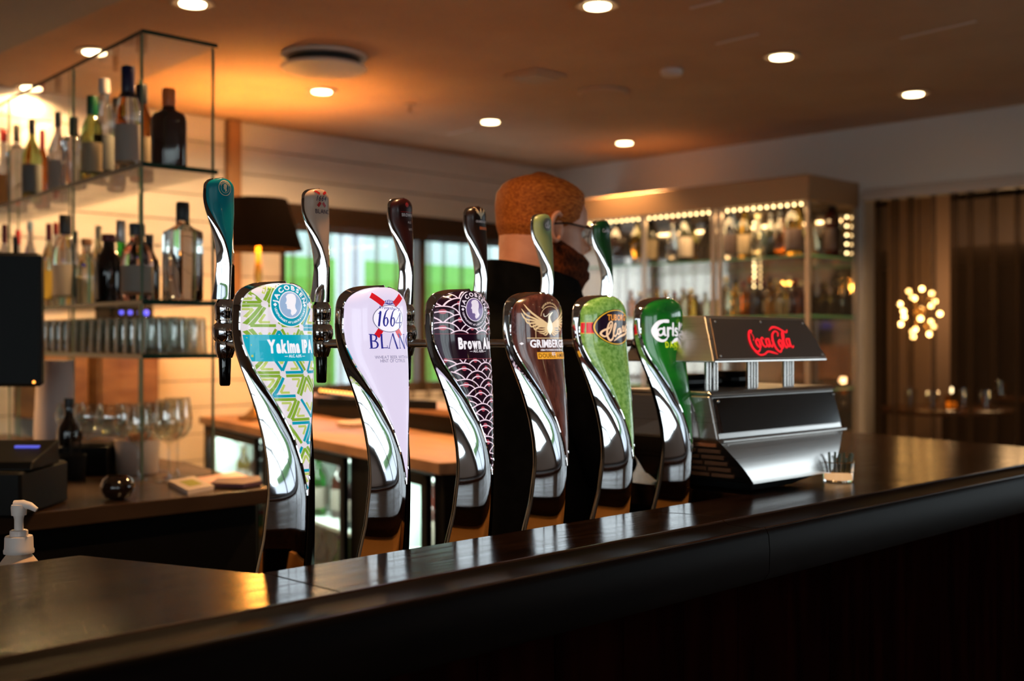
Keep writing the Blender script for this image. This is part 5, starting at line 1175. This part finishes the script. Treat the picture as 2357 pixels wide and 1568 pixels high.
# ------------------------------------------------------------------ bartender
yaw = math.radians(-20); HC = wd(1253, 550, 2.6)
chinz = CAMZ+(784-648)/2690*2.6
ps = thing('person', 'red-haired bearded man in black shirt and glasses, looking right behind the bar', 'person', (HC.x, HC.y, 0), yaw)
tilt = Matrix.Rotation(math.radians(6), 4, 'Y')
HT = Matrix.Translation((0, 0, chinz+.11)) @ tilt @ Matrix.Translation((0, 0, -.11))
T = [(-12,4.6,-10.5,8.6),(-9,4.6,-10.2,7.9),(-6,4.6,-10.0,7.4),(-3,5.0,-10.0,7.1),(-1,5.6,-9.9,6.9),(0,8.0,-9.8,6.6),(1.5,9.4,-9.8,6.7),(3.5,9.3,-9.8,7.0),(5,9.6,-9.9,7.2),(6.5,9.5,-10,7.3),(8,9.3,-10.1,7.4),(10,9.0,-10.2,7.6),(11.5,8.6,-10.3,7.7),(13,9.4,-10.5,7.8),(14.5,9.5,-10.6,7.9),(16.5,9.1,-10.6,7.9),(18.5,8.0,-10.2,7.6),(20.2,6.2,-9.2,6.8),(21.6,3.9,-7.6,5.4),(22.6,1.5,-5.4,3.6),(23.1,-.6,-3.4,1.7)]
def htab(z):
    if z <= T[0][0]: return T[0][1:]
    for a, b in zip(T, T[1:]):
        if z <= b[0]:
            t = (z-a[0])/(b[0]-a[0]); return tuple(p+(q-p)*t for p, q in zip(a[1:], b[1:]))
    return T[-1][1:]
def headpt(th, z, off=0):
    f, b, w_ = htab(z); cx = (f+b)/2; rx = (f-b)/2+off; ry = w_+off; c = math.cos(th); s = math.sin(th)
    e = 2.35; k = (abs(c)**e+abs(s)**e)**(-1/e); x = cx+rx*c*k; y = ry*s*k
    if c > 0:
        y *= 1-.10*max(0, c)**2*(1 if z < 12 else .4)
    g = lambda x0, z0, sx_, sz_: math.exp(-((y-x0)/sx_)**2-((z-z0)/sz_)**2) if c > 0 else 0
    x += 2.6*g(0, 8.6, 1.35, 1.3)+1.5*g(0, 10.2, 1.0, 1.6)-.8*g(3.1, 11.4, 1.5, 1.2)-.8*g(-3.1, 11.4, 1.5, 1.2)+.5*g(0, 5.6, 2.3, .6)+.45*g(0, 4.2, 2.0, .5)-.3*g(0, 4.9, 2.0, .3)
    return Vector((x, y, z))/100
def hgrid(z0, z1, nz, ta, tb, nt, off=0, cond=None):
    rs = []; 
    for k in range(nz+1):
        z = z0+(z1-z0)*k/nz; rs.append([headpt(ta+(tb-ta)*j/nt, z, off(z, ta+(tb-ta)*j/nt) if callable(off) else off) for j in range(nt+1)])
    return rs
def ht(v): q = HT @ Vector((v[0], v[1], v[2])); return (q.x, q.y, q.z)
# body skeleton with skin, one surface with the head
def skin(verts, edges, root, sub=2):
    me = bpy.data.meshes.new('sk'); me.from_pydata([v[0] for v in verts], edges, []); o = bpy.data.objects.new('sk', me); C.objects.link(o)
    sm = o.modifiers.new('s', 'SKIN'); sm.use_smooth_shade = True
    for i, v in enumerate(verts): me.skin_vertices[0].data[i].radius = v[1] if isinstance(v[1], tuple) else (v[1], v[1]); me.skin_vertices[0].data[i].use_root = (i == root)
    ss = o.modifiers.new('u', 'SUBSURF'); ss.levels = sub; ss.render_levels = sub
    bpy.context.view_layer.update(); dg = bpy.context.evaluated_depsgraph_get(); ev = o.evaluated_get(dg); m2 = ev.to_mesh()
    r = MB(); r.v = [tuple(v.co) for v in m2.vertices]; r.f = [tuple(p.vertices) for p in m2.polygons]; ev.to_mesh_clear(); bpy.data.objects.remove(o); return r
NT = 40
hrs = hgrid(-12, 23.1, 74, 0, 2*PI*(NT-1)/NT, NT-1)
hm = MB().rings([[ht(v) for v in r] for r in hrs])
CXo = .015  # body centre offset
sk = [((CXo-.06,0,1.44),.055),((CXo-.05,0,1.30),.10),((CXo-.03,0,1.12),.11),((CXo-.03,0,.96),.11),
 ((CXo-.04,.17,1.425),.055),((CXo+.02,.215,1.17),.043),((CXo+.22,.17,1.09),.030),
 ((CXo-.04,-.17,1.425),.055),((CXo+.02,-.215,1.17),.043),((CXo+.22,-.17,1.09),.030),
 ((CXo-.03,.09,.90),.085),((CXo-.02,.10,.49),.055),((CXo-.05,.10,.09),.038),((CXo+.10,.11,.035),.03),
 ((CXo-.03,-.09,.90),.085),((CXo-.02,-.10,.49),.055),((CXo-.05,-.10,.09),.038),((CXo+.10,-.11,.035),.03)]
bm_ = skin(sk, [(0,1),(1,2),(2,3),(0,4),(4,5),(5,6),(0,7),(7,8),(8,9),(3,10),(10,11),(11,12),(12,13),(3,14),(14,15),(15,16),(16,17)], 3)
hm.add(bm_.v, bm_.f)
for s_ in (1, -1):      # hands: palm and five bent fingers
    w_ = Vector((CXo+.22, .17*s_, 1.09)); pv = [(w_, .024), (w_+Vector((.05,-.005*s_,-.006)), (.018,.034)), (w_+Vector((.085,-.008*s_,-.012)), (.015,.034))]
    q = skin([(tuple(a), b) for a, b in pv], [(0,1),(1,2)], 0, 2); hm.add(q.v, q.f)
    for k, (oy, ln) in enumerate(((.028,.070),(.010,.080),(-.009,.075),(-.027,.058))):
        b0 = w_+Vector((.075, oy*s_-.008*s_, -.012)); q = skin([(tuple(b0), .0095), (tuple(b0+Vector((ln*.5,0,-.004))), .009), (tuple(b0+Vector((ln*.8,0,-.022))), .008), (tuple(b0+Vector((ln*.92,0,-.042))), .0065)], [(0,1),(1,2),(2,3)], 0, 1); hm.add(q.v, q.f)
    b0 = w_+Vector((.03, -.028*s_, -.006)); q = skin([(tuple(b0), .012), (tuple(b0+Vector((.03,-.028*s_,-.008))), .0105), (tuple(b0+Vector((.055,-.036*s_,-.016))), .0085)], [(0,1),(1,2)], 0, 1); hm.add(q.v, q.f)
m_skin = noise(mat('skin', (.62,.27,.18), .5), 30, (.68,.26,.14), (.78,.33,.19), bump=.02)
tmp = hm.build('tmp', None); rm = tmp.modifiers.new('r', 'REMESH'); rm.mode = 'VOXEL'; rm.voxel_size = .0042; rm.use_smooth_shade = True
bpy.context.view_layer.update(); ev = tmp.evaluated_get(bpy.context.evaluated_depsgraph_get()); m2 = bpy.data.meshes.new_from_object(ev); bpy.data.objects.remove(tmp)
bk2 = bmesh.new(); bk2.from_mesh(m2); bk2.verts.ensure_lookup_table(); seen = set(); isl = []
for v0 in bk2.verts:
    if v0.index in seen: continue
    st = [v0]; seen.add(v0.index); cur = []
    while st:
        v = st.pop(); cur.append(v)
        for e in v.link_edges:
            u = e.other_vert(v)
            if u.index not in seen: seen.add(u.index); st.append(u)
    isl.append(cur)
isl.sort(key=len, reverse=True); bmesh.ops.delete(bk2, geom=[v for c_ in isl[1:] for v in c_], context='VERTS'); bk2.to_mesh(m2); bk2.free()
m2.materials.clear(); m2.materials.append(m_skin); m2.polygons.foreach_set('use_smooth', [True]*len(m2.polygons))
bo_ = bpy.data.objects.new('figure', m2); C.objects.link(bo_); bo_.parent = ps
def ears():
    for s_ in (1, -1):
        m = MB(); pts = []
        for k in range(15):
            a = -2.4+4.6*k/14; pts.append(ht((-.012-.015*math.cos(a)*1.0-.002, s_*(.080+.010*(1 if math.cos(a) > 0 else .4)), .112+.030*math.sin(a)*1.0)))
        m.tube(pts, .0052, 8); m.ball(ht((-.008, s_*.080, .110)), .017, 10, (.8,.35,1.45)); m.build('ear', m_skin, ps, ang=80)
ears()
# hair: cap of short hair, darker on top
m_hair = noise(mat('ginger_hair', (.42,.12,.02), .7, spec=.2), 260, (.26,.05,.006), (.60,.16,.022), stretch=(.35,1,1), bump=.25, detail=5)
def hair_off(z, th):
    c = math.cos(th); lim = 8.0 if c < -.2 else (8.0+(c+.2)*7.2 if c < .55 else 16.6); 
    if c > .72: lim = 17.6
    u = max(0, min(1, (z-lim)/3.0)); return -.25+u*(.75+(.3+.6*max(0, min(1, (z-13)/8)))*(1+.25*math.sin(th*17+z*2)*.5)*min(1, (z-lim)/6 if z > lim else 0)+ 1.0*max(0, c)**2*max(0, min(1, (z-15)/3)))
rs = hgrid(7, 23.1, 40, 0, 2*PI*71/72, 71, hair_off)
MB().rings([[ht(v) for v in r] for r in rs]+[[ht((-.022+.012*math.cos(2*PI*j/72), .012*math.sin(2*PI*j/72), .240)) for j in range(72)]]).build('hair', m_hair, ps, ang=80)
m_beard = noise(mat('ginger_beard', (.22,.05,.015), .85, spec=.1), 200, (.035,.007,.002), (.13,.028,.007), stretch=(1,1,.5), bump=.6, detail=6)
def beard_off(z, th):
    a = abs(th); lim = 7.2-1.2*math.exp(-(a/.25)**2) + 3.5*max(0, (a-.9)); u = max(0, min(1, (lim-z)/2.0)); e = max(0, min(1, (1.75-a)/.25))
    return -.5+(1.2+ (1.1 if z < 3 else .6))*u*e + .12*math.sin(th*31+z*5)*u
rs = []
for k in range(26):
    z = -4.5+14*k/25; row = []
    for j in range(45):
        th = -1.9+3.8*j/44
        zz2 = max(z, -.2); v = headpt(th, zz2, beard_off(zz2, th)) if z >= 0 else headpt(th*.96, .3, beard_off(.3, th)-.35*(-z))
        if z < 0: v = Vector((v.x-.0*z, v.y, z/100))
        row.append(ht(v))
    rs.append(row)
b_ = MB().rings(rs, False, False, closed=False); cb_ = [sum((Vector(p) for p in rs[0]), Vector())/45]; n0 = len(b_.v); b_.v.append(tuple(cb_[0])); b_.f += [(j+1, j, n0) for j in range(44)]
b_.build('beard', m_beard, ps, ang=80)
for s_ in (1, -1):
    MB().ball(ht((.072, s_*.031, .114)), .0125, 10).build('eye', mat('eye_white', (.75,.70,.65), .2), ps)
    MB().tube([ht((.088-.000, s_*(.015), .131)), ht((.092, s_*.030, .134)), ht((.083, s_*.048, .131))], .0028, 6).build('eyebrow', m_hair, ps)
gm = MB()
for s_ in (1, -1): gm.tube([ht((.108-abs(s_*.034+.022*math.cos(a)-.0)*.20, s_*.034+.024*math.cos(a), .110+.018*math.sin(a))) for a in [2*PI*j/22 for j in range(23)]], .0013, 6)
gm.tube([ht((.106, -.011, .114)), ht((.110, 0, .117)), ht((.106, .011, .114))], .0013, 6)
for s_ in (1, -1): gm.tube([ht((.097, s_*.058, .120)), ht((.085, s_*.078, .121)), ht((.01, s_*.086, .124)), ht((-.02, s_*.084, .118))], .0021, 6)
gm.build('glasses', mat('glasses_frame', (.015,.008,.008), .3), ps)
# shirt
m_shirt = noise(mat('black_cloth', (.006,.006,.007), .9, spec=.04), 40, (.0018,.0018,.002), (.0035,.0035,.004), bump=.2)
def er(cx, cy, z, rx, ry, e=2.3, n=36, zt=0):
    out = []
    for j in range(n):
        a = 2*PI*j/n; c, s = math.cos(a), math.sin(a); k = (abs(c)**e+abs(s)**e)**(-1/e); out.append((cx+rx*c*k, cy+ry*s*k, z+zt*c*k))
    return out
sh = MB().rings([er(CXo-.03,0,.90,.135,.185), er(CXo-.03,0,1.0,.135,.18), er(CXo-.03,0,1.15,.135,.185), er(CXo-.04,0,1.30,.140,.20), er(CXo-.045,0,1.39,.130,.212), er(CXo-.045,0,1.44,.118,.212), er(CXo-.045,0,1.475,.105,.200), er(CXo-.042,0,1.505,.098,.170), er(CXo-.045,0,1.53,.112,.130,2.1), er(CXo-.045,0,1.555,.112,.110,2.0,zt=-.016), er(CXo-.045,0,1.590,.108,.100,2.0,zt=-.026), er(CXo-.045,0,1.586,.101,.094,2.0,zt=-.026), er(CXo-.045,0,1.54,.101,.094,2.0)], True, False)
for s_ in (1, -1): sh.tube([(CXo-.045,.150*s_,1.45), (CXo-.04,.185*s_,1.41), (CXo-.01,.205*s_,1.29), (CXo+.02,.218*s_,1.19), (CXo+.04,.215*s_,1.165)], [.070,.068,.060,.055,.054], 16)
sh.build('shirt', m_shirt, ps, ang=70)
tr = MB()
for s_ in (1, -1): tr.tube([(CXo-.03,.085*s_,.95), (CXo-.03,.092*s_,.80), (CXo-.02,.10*s_,.49), (CXo-.05,.10*s_,.13), (CXo-.05,.10*s_,.05)], [.105,.098,.072,.060,.062], 18)
tr.build('trousers', m_shirt, ps, ang=70)
for s_ in (1, -1): MB().rings([er(CXo+.01,.10*s_,.001,.13,.046), er(CXo+.01,.10*s_,.025,.135,.048), er(CXo+.0,.10*s_,.06,.11,.045), er(CXo-.05,.10*s_,.10,.055,.045)]).build('shoe', m_black, ps)
# person's stray: keep feet on the floor
